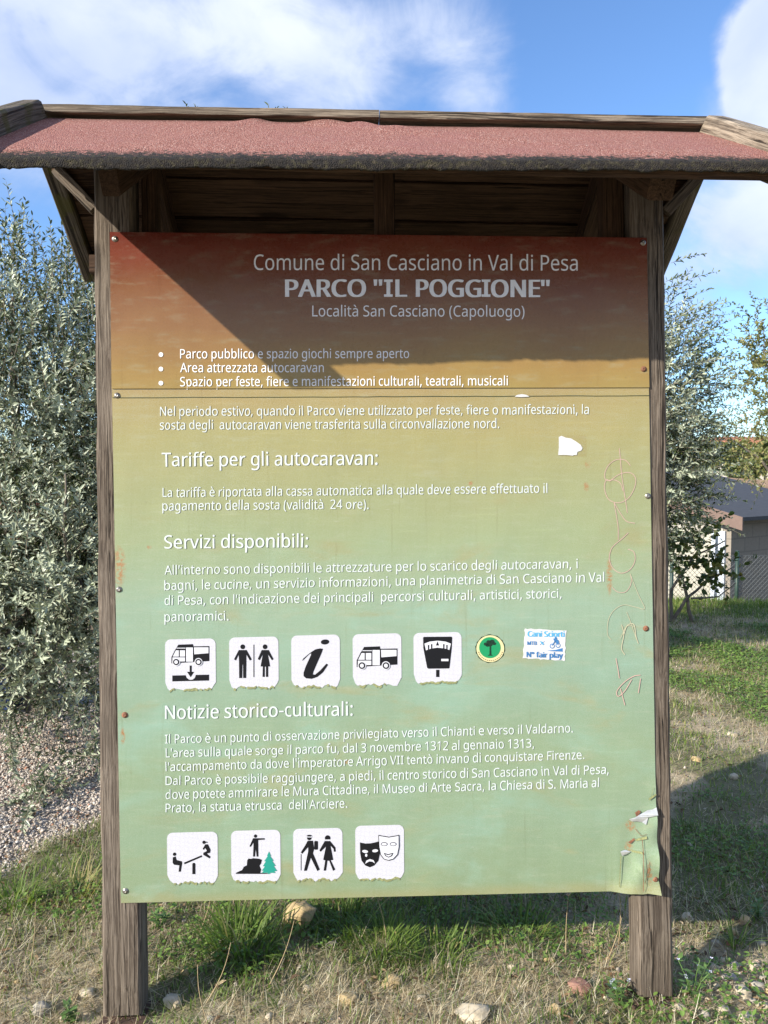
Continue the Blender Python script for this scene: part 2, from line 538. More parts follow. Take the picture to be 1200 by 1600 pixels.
def front_profile(x, u):
    """u 0..1 slope, 1..1.6 lip; returns y,z"""
    ye = eave(x)
    wr = .006 * (fnoise(x * 6 + 5, u * 2 + 3, 3) - .5)
    wr += .016 * math.exp(-((x - .04 - (u - .2) * .9) / .05) ** 2) * max(0, 1 - u) + .011 * math.exp(-((x + .35 + (u - .1) * .25) / .03) ** 2) * (1 - min(u, 1))
    if u <= 1:
        y = YR - .012 + (ye - YR + .012) * u
        z = ZR + zr(x, u) - SLOPE * (YR - y) + wr - .012 * max(0, u - .8) / .2 * .6
        return y, z
    k = (u - 1) / .6
    z0 = ZR - SLOPE * (YR - ye) - .0072
    ang = k * R(115)
    rr = .0105 + .008 * float(fnoise(x * 17, u * 3, 4))
    y = ye - rr * math.sin(min(ang, R(80))) * .55
    z = z0 - rr * (1 - math.cos(ang)) * .7 - k * k * (.001 + .010 * float(fnoise(x * 22 + 3, 9.0, 4)))
    return y, z


NXF = 260
us = [0, .1, .2, .3, .4, .5, .6, .68, .76, .84, .9, .95, 1.0, 1.06, 1.12, 1.2, 1.28, 1.36, 1.44, 1.52, 1.6]
V = []; E_ = []
for i in range(NXF + 1):
    x = -.892 + 1.784 * i / NXF
    for u in us:
        y, z = front_profile(x, u)
        V.append((x, y + (random.uniform(-.0015, .0015) if u > .95 else 0), z + (random.uniform(-.0015, .0015) if u > .95 else 0)))
        E_.append(min(1, max(0, (u - .71) / .48)))
# back slope sheet
usb = [0, .25, .5, .75, 1.0]
nF = len(V)
for i in range(NXF + 1):
    x = -.892 + 1.784 * i / NXF
    for u in usb:
        y = YR + .012 + .425 * u
        V.append((x, y, ZR + zr(x) - SLOPE * (y - YR))); E_.append(.0)
nu, nb = len(us), len(usb)
Fc = [(i * nu + j, i * nu + j + 1, (i + 1) * nu + j + 1, (i + 1) * nu + j) for i in range(NXF) for j in range(nu - 1)]
Fc += [(nF + i * nb + j, nF + (i + 1) * nb + j, nF + (i + 1) * nb + j + 1, nF + i * nb + j + 1) for i in range(NXF) for j in range(nb - 1)]
felt = np_mesh('roof_felt', np.array(V), np.array(Fc), M_felt, {'edge': np.array(E_)}, True, SIGN)
felt.matrix_parent_inverse = INV
sol = felt.modifiers.new('thickness', 'SOLIDIFY'); sol.thickness = .005; sol.offset = -1 if False else 1

# planks under the felt
sl_len = .47 / math.cos(math.atan(SLOPE))
nrm_f = Vector((0, -SLOPE, 1)).normalized(); nrm_b = Vector((0, SLOPE, 1)).normalized()
for k in range(4):
    for sgn, nr in ((-1, nrm_f), (1, nrm_b)):
        WD = .432 if sgn < 0 else .425
        ya = WD * (k + .5) / 4 + .004
        y = YR + sgn * ya; z = ZR - SLOPE * ya - .022
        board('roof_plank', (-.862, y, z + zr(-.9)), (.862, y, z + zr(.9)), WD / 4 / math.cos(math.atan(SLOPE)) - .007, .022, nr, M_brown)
# ridge cap
board('ridge_cap', (-.880, YR, ZR + .020 + .005), (.0, YR, ZR + .018), .06, .020, (0, 0, 1), M_grey)
board('ridge_cap', (.0015, YR, ZR + .018), (.880, YR, ZR + .010), .06, .020, (0, 0, 1), M_grey)
# barge boards
for sx in (-1, 1):
    xb = .889 * sx
    for sgn, nr, ext in ((-1, nrm_f, (.50 if sx > 0 else .526)), (1, nrm_b, .425)):
        ya, yb = (0.002, ext)
        zz = ZR - .002 + zr(xb) + .004
        mm = M_grey if (sx > 0 and sgn < 0) else M_mossy
        thk = .098
        drop = .004
        board('barge_board', (xb, YR + sgn * ya, zz - SLOPE * ya - drop), (xb, YR + sgn * yb, zz - SLOPE * yb - drop), .046, thk, nr, mm,
              cut0=(SLOPE * thk if True else 0), cut1=0.03)
# purlins
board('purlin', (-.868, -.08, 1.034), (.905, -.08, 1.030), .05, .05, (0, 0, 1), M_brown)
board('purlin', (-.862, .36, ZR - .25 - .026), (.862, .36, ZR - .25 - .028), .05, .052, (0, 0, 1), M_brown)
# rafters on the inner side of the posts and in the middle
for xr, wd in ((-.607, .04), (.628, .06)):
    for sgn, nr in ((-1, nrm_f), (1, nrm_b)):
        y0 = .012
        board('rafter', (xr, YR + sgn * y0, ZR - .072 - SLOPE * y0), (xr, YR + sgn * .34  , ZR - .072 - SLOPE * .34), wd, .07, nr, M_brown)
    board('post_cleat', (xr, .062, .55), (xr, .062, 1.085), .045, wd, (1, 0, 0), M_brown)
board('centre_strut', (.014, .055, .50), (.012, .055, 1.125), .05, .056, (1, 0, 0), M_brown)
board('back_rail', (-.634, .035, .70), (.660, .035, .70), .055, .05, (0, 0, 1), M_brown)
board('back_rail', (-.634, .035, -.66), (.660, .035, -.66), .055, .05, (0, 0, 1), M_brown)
# gusset brackets outside the posts
for sx, xa in ((-1, -.7375), (1, .7595)):
    for yy in (.03,):
        x1 = xa + sx * .115; th = .026
        zt, zb = 1.055, .925
        pr = [(xa, zt), (x1, zt), (x1, zt - .018), (xa + sx * .012, zb), (xa, zb)]
        mb = MB(); n = len(pr)
        vs = [(x, yy, z) for x, z in pr] + [(x, yy + th, z) for x, z in pr]
        fs = [tuple(range(n)), tuple(range(2 * n - 1, n - 1, -1))] + [(i, n + i, n + (i + 1) % n, (i + 1) % n) for i in range(n)]
        mb.add(vs, fs)
        o = mb.build('bracket', M_brown, SIGN, None, INV)
        d0 = (xa + sx * .10, yy - .002, zt - .018); d1 = (xa + sx * .004, yy - .002, zb + .01)
        board('bracket_batten', d0, d1, .03, .03, (0, -1, 0), M_post)


# ---- sheets
def warp(x, z):
    y = .0006 * math.sin(x * 7 + 1) * math.cos(z * 5)
    # crumpled lower right corner
    fx0, fz0 = .60, -.855
    if x > .45 and z < -.50:
        # folded triangle right of the crease (.612,-.86) -> (.705,-.60)
        dd = ((x - .612) * .26 - (z + .86) * .093) / .276
        if dd > -.02:
            k = min(1, max(0, (dd + .02) / .05)) * min(1, max(0, (-.50 - z) / .2))
            y -= .011 * k * k
            rn1 = abs(2 * float(fnoise(x * 24 + 2, z * 15 + 60, 2)) - 1); y -= .016 * k * (rn1 - .25)
            y += .003 * k * math.sin(z * 62 + x * 30) * math.sin(x * 90)
            y -= .010 * k * max(0, (-.80 - z) / .065)
        y += -.004 * math.exp(-((x - .612) / .012) ** 2) * min(1, max(0, (-.66 - z) / .15))
    return y


def sheet(name, c, nx, nz, m, th=.0022, front=0.0):
    tl, tr, br, bl = [P(*q) for q in c]
    vs = []; mb = MB()
    for j in range(nz + 1):
        for i in range(nx + 1):
            u, v = i / nx, j / nz
            q = (tl * (1 - u) + tr * u) * (1 - v) + (bl * (1 - u) + br * u) * v
            x, z = q.x, q.z
            y = warp(x, z)
            y -= front
            vs.append((x, y, z))
    N = len(vs)
    vs += [(x, y + th, z) for x, y, z in vs]
    W = nx + 1
    fs = []
    for j in range(nz):
        for i in range(nx):
            a = j * W + i
            fs.append((a, a + W, a + W + 1, a + 1)); fs.append((N + a, N + a + 1, N + a + W + 1, N + a + W))
    for i in range(nx):
        fs.append((i, i + 1, N + i + 1, N + i)); a = nz * W + i; fs.append((a + 1, a, N + a, N + a + 1))
    for j in range(nz):
        a = j * W; fs.append((a + W, a, N + a, N + a + W)); a = j * W + nx; fs.append((a, a + W, N + a + W, N + a))
    mb.add(vs, fs, 0, True)
    o = mb.build(name, m, SIGN, None, INV)
    me = o.data
    me.set_sharp_from_angle(angle=R(40))
    return o


HEAD = sheet('header_panel', [(172, 363), (1010, 372), (1014, 605.5), (175, 607.5)], 40, 14, M_head, front=.003)
MAIN = sheet('main_panel', [(174.8, 598), (1013.8, 597), (1027, 1391), (189, 1411)], 90, 84, M_main)


def surf(px, py, off=0.0):
    q = P(px, py)
    return Vector((q.x, warp(q.x, q.z) - off - (.003 if py < 607 else 0), q.z))


class Art:
    """flat graphics laid on the sheet: polygons in measured coordinates, a little thickness"""
    def __init__(s, fx=lambda x, y: (x, y)): s.mb = MB(); s.f = fx

    def poly(s, pts, mi, lay=1, th=.0005):
        q = [surf(*s.f(*p), .0004 + lay * .0005) for p in pts]
        ar = sum(q[i].x * q[(i + 1) % len(q)].z - q[(i + 1) % len(q)].x * q[i].z for i in range(len(q)))
        if ar < 0: q = q[::-1]
        n = len(q)
        tris = []
        for tr in tessellate_polygon([[Vector((p.x, p.z, 0)) for p in q]]):
            a_, b_, c_ = (q[k] for k in tr)
            if (b_.x - a_.x) * (c_.z - a_.z) - (c_.x - a_.x) * (b_.z - a_.z) < 0: tr = tr[::-1]
            tris.append(tuple(tr))
        vs = [p.copy() for p in q]
        s.mb.add(vs, tris, mi)
        b = [p + Vector((0, th, 0)) for p in q]
        s.mb.add(q + b, [(i, n + i, n + (i + 1) % n, (i + 1) % n) for i in range(n)], mi)

    def circ(s, x, y, r, mi, lay=1, ry=None, n=20, a0=0, a1=360, rot=0):
        ry = ry or r; pts = []
        m = n if a1 - a0 < 360 else n - 1
        for i in range(n):
            a = R(a0 + (a1 - a0) * i / m) if a1 - a0 < 360 else R(360 * i / n)
            cx, cy = r * math.cos(a), ry * math.sin(a); cr, sr = math.cos(R(rot)), math.sin(R(rot))
            pts.append((x + cx * cr - cy * sr, y + cx * sr + cy * cr))
        s.poly(pts, mi, lay)

    def rect(s, x0, y0, x1, y1, mi, lay=1): s.poly([(x0, y0), (x1, y0), (x1, y1), (x0, y1)], mi, lay)

    def line(s, pts, wd, mi, lay=1):
        q = [surf(*s.f(*p), .0004 + lay * .0005) for p in pts]; n = len(q); L = []; Rr = []
        for i in range(n):
            d = q[min(i + 1, n - 1)] - q[max(i - 1, 0)]; d.y = 0; d.normalize()
            pp = Vector((-d.z, 0, d.x)); ww = wd if not callable(wd) else wd(i / (n - 1))
            L.append(q[i] + pp * ww / 2); Rr.append(q[i] - pp * ww / 2)
        s.mb.add(L + Rr, [(n + i, n + i + 1, i + 1, i) for i in range(n - 1)], mi)

    def build(s, name, mats, parent):
        o = s.mb.build(name, mats, parent); o.matrix_parent_inverse = Matrix.Identity(4)
        return o


def tile(x0, y0, x1, y1, sx=0, jag=1.9, drop=2):
    """rounded white square with a ragged, curling lower edge; photo coordinates"""
    r = 9; pts = []
    tilt = (y0 - 0) * 0
    def cr(cx, cy, a):
        for k in range(6):
            q = R(a + 15 * k + 7.5 * 0); pts.append((cx + r * math.cos(q), cy + r * math.sin(q)))
    for a, cx, cy in ((180, x0 + r, y0 + r), (270, x1 - r, y0 + r - 1.5)):
        for k in range(7):
            q = R(a + 15 * k); pts.append((cx + r * math.cos(q), cy + r * math.sin(q)))
    n = 22; pts.append((x1 + .5, y1 - 11))
    edge = []
    for k in range(n + 1):
        u = 1 - k / n
        e = y1 - (8 if u in (0, 1) else 0) - (4 if (u < .09 or u > .91) else 0) + random.uniform(-jag, jag) * .8 + 1.2 * math.sin(u * 19 + x0) - 1.3 * u + 1
        edge.append((x0 + .5 + (x1 - x0) * u, e))
    pts += edge; pts.append((x0 + .5, y1 - 11))
    a = Art()
    a.poly(pts, 0, 1)
    for k in range(n):
        if random.random() < .62 and 1 < k < n - 2:
            p, q = edge[k], edge[k + 1]
            a.poly([(p[0], p[1] - 1.2), (q[0], q[1] - 1.2), (q[0] + random.uniform(-.5, .5), q[1] + random.uniform(1, 3.2)), (p[0] + random.uniform(-.5, .5), p[1] + random.uniform(1, 3.2))], 1, 2)
    return a


PM = [M_white, M_peel, M_black, M_wpat, M_teal]
z7 = lambda x, y: (170 + x / 2.2642, 970 + y / 2.2642)
z8 = lambda x, y: (640 + x / 2.857, 960 + y / 2.857)
z2 = lambda x, y: (240 + x / 2.857, 1270 + y / 2.857)
B, Wt, Te = 2, 3, 4


def camper(a, ox, oy, s):
    f0 = a.f
    a.f = lambda x, y: f0(ox + (x - 222) * s, oy + (y - 82) * s)
    a.poly([(222, 148), (222, 128), (235, 102), (239, 97), (246, 84), (298, 82), (300, 90), (356, 89), (356, 142), (222, 150)], B, 2)
    a.poly([(240, 97.5), (272, 97.5), (272, 95), (242, 95)], Wt, 3)
    a.poly([(227, 126), (238, 104), (248, 104), (248, 126)], Wt, 3)
    a.poly([(252, 104), (270, 104), (270, 126), (252, 126)], Wt, 3)
    a.poly([(226, 129), (270, 129), (270, 143), (226, 144)], Wt, 3)
    a.poly([(274, 94), (298, 94), (298, 144), (274, 144)], Wt, 3)
    a.poly([(302, 93.5), (353, 93.5), (353, 114), (303, 118)], Wt, 3)
    for cx in (239, 318):
        a.circ(cx, 145, 14, Wt, 4); a.circ(cx, 145, 11, B, 5); a.circ(cx, 145, 6.5, Wt, 6)
    a.f = f0


picts = []
# row one
a = tile(258, 999, 337, 1077); a.f = z7; camper(a, 222, 82, 1.0)
a.rect(286.5, 158, 293.5, 187, B, 2); a.poly([(277, 180), (302, 180), (290, 199)], B, 2)
a.poly([(225, 193), (272, 192), (275, 201), (283, 207), (290, 209), (298, 207), (305, 201), (308, 191), (355, 190), (355, 211), (225, 214)], B, 2)
a.build('pictogram', PM, MAIN)['label'] = 'white tile with a black camper van over a drain arrow'
a = tile(358, 996, 435, 1074); a.f = z7
a.circ(474, 91.5, 8.5, B, 2)
a.poly([(460, 103), (488, 103), (506, 136), (499, 140), (487, 119), (487, 150), (486, 202), (475.5, 202), (475, 155), (473, 155), (472, 202), (461.5, 202), (461, 150), (460, 119), (450, 140), (443, 136)], B, 2)
a.rect(512, 84, 515, 199, B, 2)
a.circ(553, 91.5, 8.5, B, 2)
a.poly([(541, 103), (566, 103), (583, 135), (577, 139), (563, 118), (571, 161), (564, 161), (564, 198), (556, 198), (556, 162), (552, 162), (552, 198), (544, 198), (545, 161), (537, 161), (545, 118), (534, 139), (527, 135)], B, 2)
a.build('pictogram', PM, MAIN)['label'] = 'white tile with black man and woman figures'
a = tile(455, 993, 531, 1072); a.f = z7
a.circ(765, 74.5, 15, B, 2, 9, rot=-6)
a.poly([(684, 141), (688, 133), (712, 113), (730, 101), (748, 97), (758, 99), (752, 116), (736, 152), (724, 180), (722, 189), (730, 190), (748, 175), (770, 151), (776, 155), (758, 182), (738, 198), (718, 205), (698, 203), (689, 195), (689, 183), (697, 160), (715, 121), (716, 114), (708, 119), (690, 137)], B, 2)
a.build('pictogram', PM, MAIN)['label'] = 'white tile with a black italic letter i'
a = tile(551, 991, 627, 1070); a.f = z7; camper(a, 877, 90, 1.075)
a.build('pictogram', PM, MAIN)['label'] = 'white tile with a black camper van alone'
a = tile(646, 989, 721, 1066); a.f = z8
a.poly([(60, 103), (64, 100), (186, 99), (190, 103), (188, 150), (178, 238), (174, 241), (84, 242), (78, 238), (61, 150)], B, 2)
arc = [(66, 130), (90, 121), (124, 117), (160, 121), (184, 130), (177, 158), (155, 151), (124, 148), (95, 152), (73, 160)]
a.poly(arc, Wt, 3)
for tx, ty in ((84, 142), (98, 138), (152, 138), (166, 142)): a.poly([(tx - 3, ty - 6), (tx + 3, ty - 6), (tx + 2.5, ty + 14), (tx - 2.5, ty + 14)], B, 4)
a.poly([(124, 120), (131, 138), (117, 138)], B, 4)
a.rect(141, 198, 173, 208, Wt, 3); a.rect(118, 247, 133, 279, B, 2)
a.build('pictogram', PM, MAIN)['label'] = 'white tile with a black parking meter'
# row two
a = tile(261, 1301, 340, 1379); a.f = z2
a.poly([(135, 222), (214, 189), (218, 195), (139, 229)], B, 2)
a.poly([(173, 228), (176, 223), (184, 223), (187, 228), (187, 273), (173, 273)], B, 2)
a.circ(94, 184, 7.5, B, 2)
a.poly([(86, 198), (99, 194), (103, 210), (127, 216), (128, 223), (122, 262), (112, 262), (115, 234), (92, 231), (85, 222)], B, 2)
a.circ(225, 131, 7.5, B, 2); a.poly([(229, 127), (241, 129), (241, 132), (229, 133)], B, 3)
a.poly([(231, 140), (243, 140), (255, 165), (252, 178), (238, 181), (255, 196), (250, 203), (222, 187), (222, 178), (238, 170), (231, 156), (224, 165), (219, 160)], B, 2)
a.build('pictogram', PM, MAIN)['label'] = 'white tile with two black figures on a seesaw'
a = tile(361, 1298, 438, 1377); a.f = z2
a.circ(455, 103.5, 7.5, B, 2)
a.poly([(444, 113), (496, 113), (497, 119), (467, 121), (468, 195), (460, 195), (456, 160), (453, 195), (444, 195), (446, 132), (434, 152), (428, 149)], B, 2)
a.poly([(366, 272), (370, 266), (395, 255), (403, 240), (416, 234), (418, 212), (424, 203), (434, 205), (445, 202), (470, 204), (484, 209), (480, 225), (473, 236), (480, 252), (477, 268), (510, 269), (510, 272)], B, 2)
a.poly([(515, 172), (524, 192), (520, 192), (536, 213), (529, 213), (545, 236), (536, 236), (551, 258), (538, 260), (545, 267), (520, 267), (518, 272), (511, 272), (510, 267), (483, 267), (492, 258), (483, 257), (497, 238), (488, 237), (501, 216), (494, 215), (510, 192), (506, 192)], Te, 3)
a.build('pictogram', PM, MAIN)['label'] = 'white tile with a pointing figure on a rock beside a teal fir'
a = tile(458, 1295, 535, 1374); a.f = z2
a.circ(695, 111, 10.5, B, 2); a.rect(686, 105.5, 708, 108.5, Wt, 3); a.poly([(682, 102), (708, 102), (700, 97), (690, 97)], B, 4)
a.poly([(688, 124), (712, 124), (717, 160), (712, 180), (742, 252), (731, 259), (702, 200), (684, 258), (671, 258), (690, 172), (690, 152), (664, 182), (657, 176), (676, 146)], B, 2)
a.poly([(717, 128), (720, 125), (731, 125), (734, 128), (734, 160), (731, 164), (720, 164), (717, 160)], B, 2)
a.rect(657, 184, 660, 256, B, 2)
a.circ(777, 112, 12.5, B, 2, a0=150, a1=400)
a.poly([(764, 125), (788, 125), (812, 154), (813, 172), (805, 173), (803, 160), (790, 146), (802, 209), (791, 211), (811, 252), (801, 258), (784, 213), (776, 213), (770, 257), (759, 257), (766, 211), (757, 209), (769, 150), (746, 173), (740, 167)], B, 2)
a.build('pictogram', PM, MAIN)['label'] = 'white tile with two black hikers'
a = tile(555, 1290, 631, 1373); a.f = z2
a.poly([(921, 131), (945, 136), (970, 135), (1004, 127), (1010, 180), (1004, 212), (985, 234), (965, 242), (945, 234), (928, 212), (922, 180)], B, 2)
a.circ(944, 171, 13, Wt, 3, 6.5, rot=6); a.circ(989, 168, 13, Wt, 3, 6.5, rot=-6)
a.circ(949, 188, 5, Wt, 3, 7)
a.poly([(944, 226), (950, 212), (966, 205), (982, 210), (988, 224), (976, 216), (962, 215)], Wt, 3)
a.poly([(1003, 97), (1050, 105), (1096, 97), (1097, 150), (1090, 185), (1070, 206), (1048, 212), (1028, 206), (1012, 186), (1005, 150)], B, 4)
a.poly([(1006, 101), (1050, 108.5), (1093, 101), (1093.5, 150), (1087, 183), (1068, 203), (1048, 208), (1030, 203), (1015, 184), (1008.5, 150)], Wt, 5)
for cx in (1029, 1069):
    a.circ(cx, 137, 15, B, 6, 8.5); a.circ(cx, 137, 12, Wt, 7, 6)
a.poly([(1027, 176), (1046, 182), (1070, 176), (1064, 190), (1048, 197), (1034, 190)], B, 6)
a.poly([(1033, 181), (1046, 186), (1064, 181), (1059, 188), (1048, 193), (1038, 188)], Wt, 7)
a.build('pictogram', PM, MAIN)['label'] = 'white tile with a black sad mask and a white smiling mask'

# stickers
a = Art(z8)
pts = [(360 + (66 + 2.2 * math.sin(i * 2.5)) * math.cos(R(i * 9)), 153 + (63 + 2.0 * math.cos(i * 1.7)) * math.sin(R(i * 9))) for i in range(40)]
a.poly(pts, 1, 0); a.circ(360, 153, 62, 0, 1, 60, 32); a.circ(358, 148, 48, 2, 2, 47, 30)
for px, py, r in ((340, 132, 10), (352, 122, 10), (368, 120, 11), (377, 130, 9), (358, 134, 12), (347, 138, 8)): a.circ(px, py, r, 1, 3, r * .75, 10)
a.poly([(357, 138), (362, 138), (363, 178), (370, 183), (348, 183), (356, 178)], 1, 4)
for k in range(16):
    an = R(18 + k * 9.6); cx, cy = 360 + 55 * math.cos(an), 152 + 53.5 * math.sin(an)
    a.circ(cx, cy, 2.2, 3, 3, 2.0, 6)
a.build('round_sticker', [M_cream, M_ink, M_green, M_rust], MAIN)['label'] = 'round green and cream sticker with a dark tree'
a = Art(z8)
ed = []
for (xa, ya, xb, yb) in ((514, 63, 699, 74), (699, 74, 692, 207), (692, 207, 506, 195), (506, 195, 514, 63)):
    for k in range(14):
        u = k / 14; ed.append((xa + (xb - xa) * u + random.uniform(-2.5, 2.5), ya + (yb - ya) * u + random.uniform(-2.5, 2.5)))
a.poly(ed, 0, 1)
for cx, cy in ((636, 141), (662, 138)):
    a.circ(cx, cy, 11, 1, 2); a.circ(cx, cy, 7.5, 0, 3)
a.poly([(636, 139), (648, 122), (662, 137), (664, 135), (652, 116), (648, 116), (633, 138)], 1, 4)
a.poly([(640, 108), (652, 106), (664, 116), (666, 130), (658, 133), (655, 122), (645, 120)], 1, 4); a.circ(651, 105, 5, 1, 4)
a.poly([(612, 161), (650, 158), (682, 150), (683, 166), (640, 164)], 1, 2)
a.line([(580, 118), (600, 134)], .0012, 1, 2); a.line([(602, 120), (580, 136)], .0012, 1, 2)
for cx, cy in ((588, 124), (594, 131)): a.circ(cx, cy, 4, 2, 3)
STK = a.build('paper_sticker', [M_torn, M_blue, M_cyan], MAIN); STK['label'] = 'white rectangular sticker with blue writing and a cyclist'
# torn label rest and a small scrap at the joint
a = Art()
a.poly([(873, 683), (877, 681), (884, 684), (892, 685), (900, 690), (907, 695), (910, 700), (908, 704), (902, 706), (901, 711), (896, 711), (895, 712), (885, 711), (872, 711), (873, 700)], 0, 2)
a.build('torn_label', [M_torn], MAIN)
a = Art()
a.poly([(804, 620), (807, 617.5), (815, 616), (822, 617), (827, 620), (815, 620.6)], 0, 4)
a.build('paper_scrap', [M_torn], MAIN)

# graffiti
z6 = lambda x, y: (600 + x / 2.6667, 660 + y / 2.6667)
gs = [[(980, 108), (985, 160), (990, 220), (1000, 290), (1008, 340), (1013, 378)],
      [(1026, 180), (1005, 158), (970, 155), (938, 175), (920, 210), (924, 240), (960, 240), (985, 255), (995, 285)],
      [(940, 245), (925, 240), (918, 275), (935, 320), (975, 335), (1015, 318), (1042, 275), (1048, 235), (1030, 212), (1000, 210), (970, 222), (940, 245)],
      [(958, 335), (968, 390), (975, 440), (975, 490)], [(958, 335), (985, 380), (1010, 412), (1045, 420)],
      [(1017, 460), (990, 485), (960, 510), (945, 530), (938, 570), (955, 610), (990, 628), (1025, 612), (1045, 575), (1040, 540), (1015, 528)],
      [(1025, 630), (1030, 660), (1020, 690), (1000, 708), (970, 705), (948, 685)],
      [(1025, 630), (1040, 670), (1060, 720), (1085, 775), (1050, 770), (1000, 760), (960, 780), (935, 820), (930, 880), (945, 905)],
      [(1010, 790), (1030, 840), (1050, 900)], [(1045, 850), (1010, 850), (985, 900)]]
gs2 = [[(945, 45), (955, 90), (945, 150), (960, 180)], [(955, 90), (970, 50), (1000, 45), (1010, 100), (1020, 130)],
       [(920, 195), (930, 250), (935, 285)], [(1030, 270), (1000, 275), (960, 300), (925, 340), (930, 365), (960, 340), (990, 290)],
       [(1030, 285), (1020, 350)], [(940, 330), (960, 405)]]


def smoothline(pts, k=6):
    out = []; n = len(pts)
    for i in range(n - 1):
        p0, p1, p2, p3 = pts[max(i - 1, 0)], pts[i], pts[i + 1], pts[min(i + 2, n - 1)]
        for j in range(k):
            u = j / k
            out.append(tuple(.5 * ((2 * p1[c]) + (p2[c] - p0[c]) * u + (2 * p0[c] - 5 * p1[c] + 4 * p2[c] - p3[c]) * u * u + (3 * p1[c] - p0[c] - 3 * p2[c] + p3[c]) * u ** 3) for c in (0, 1)))
    out.append(pts[-1]); return out


a = Art(z6)
for k, g in enumerate(gs): a.line(smoothline(g), .0017 if k < 6 else .0014, 0 if k < 7 else 1, 1 + .12 * k)
a.f = z8
for k, g in enumerate(gs2): a.line(smoothline(g), .0022, 1 if k < 2 else 0, 2.4 + .12 * k)
a.build('graffiti', [M_graf, M_graf2], MAIN)['label'] = 'thin pink marker scrawl down the right side'

# torn and curling foil at the lower right
a = Art(z8)
a.poly([(978, 912), (1005, 905), (1020, 895), (1048, 880), (1060, 872), (1080, 868), (1098, 858), (1102, 890), (1085, 897), (1062, 905), (1052, 935), (1035, 925), (1012, 922), (990, 922)], 0, 6)
a.poly([(938, 1055), (960, 1049), (985, 1056), (968, 1070), (945, 1074)], 0, 6)
a.poly([(1000, 1003), (1052, 984), (1055, 996), (1010, 1008)], 2, 6)
a.poly([(1005, 883), (1022, 872), (1030, 880), (1012, 905)], 1, 6)
a.poly([(975, 1015), (1000, 996), (1003, 1004), (985, 1022)], 1, 6)
a.poly([(1066, 820), (1096, 798), (1098, 803), (1070, 828)], 2, 6)
a.poly([(985, 1048), (1030, 1052), (1034, 1062), (990, 1056)], 2, 7)
a.line([(1033, 1000), (1036, 1060), (1030, 1120), (1030, 1220)], .0016, 1, 7)
a.line([(940, 1075), (935, 1150), (931, 1210)], .0022, 2, 7)
a.line([(1068, 1085), (1055, 1130), (1040, 1190)], .0012, 1, 7)
a.line([(1005, 955), (1030, 985), (1052, 975)], .0012, 1, 7); a.line([(1085, 770), (1075, 820)], .001, 2, 7)
a.build('peeling_foil', [M_bare, M_rust, M_peel], MAIN)

a = Art()
a.line([(176 + 838 * k / 40, 621.5 - 3.3 * k / 40 + random.uniform(-.35, .35)) for k in range(41)], lambda u: .0011 + .0006 * float(fnoise(u * 30, 1)), 0, 1)
a.build('seam', [M_ink], MAIN)
# screws
for px, py, rusty in ((180, 374, 0), (1004, 380, 0), (1005, 577, 1), (183, 618, 0), (1012, 775, 0), (186, 921, 0), (1009, 982, 1), (195, 1117, 1), (196, 1392, 0), (1021, 1371, 1)):
    mb = MB(); c = surf(px, py); r = .0062
    prof = [(r * 1.25, .0002), (r * 1.25, .0012), (r, .0014), (r * .9, .003), (r * .55, .0042), (r * .3, .0040), (.0008, .0028)]
    vs = []; n = 12
    for rr, h in prof:
        for k in range(n): vs.append((c.x + rr * math.cos(2 * math.pi * k / n), c.y - h, c.z + rr * math.sin(2 * math.pi * k / n)))
    fs = [(i * n + k, i * n + (k + 1) % n, (i + 1) * n + (k + 1) % n, (i + 1) * n + k) for i in range(len(prof) - 1) for k in range(n)]
    fs.append(tuple((len(prof) - 1) * n + k for k in range(n)))
    mb.add(vs, fs, 0, True)
    mb.build('screw', M_rust if rusty else M_steel, HEAD if py < 610 else MAIN).matrix_parent_inverse = Matrix.Identity(4)

# ---- lettering
try:
    FONT = bpy.data.fonts.load(os.path.join(bpy.utils.resource_path('LOCAL'), 'datafiles', 'fonts', 'NotoSansHebrew-Regular.woff2'))
except Exception:
    FONT = None
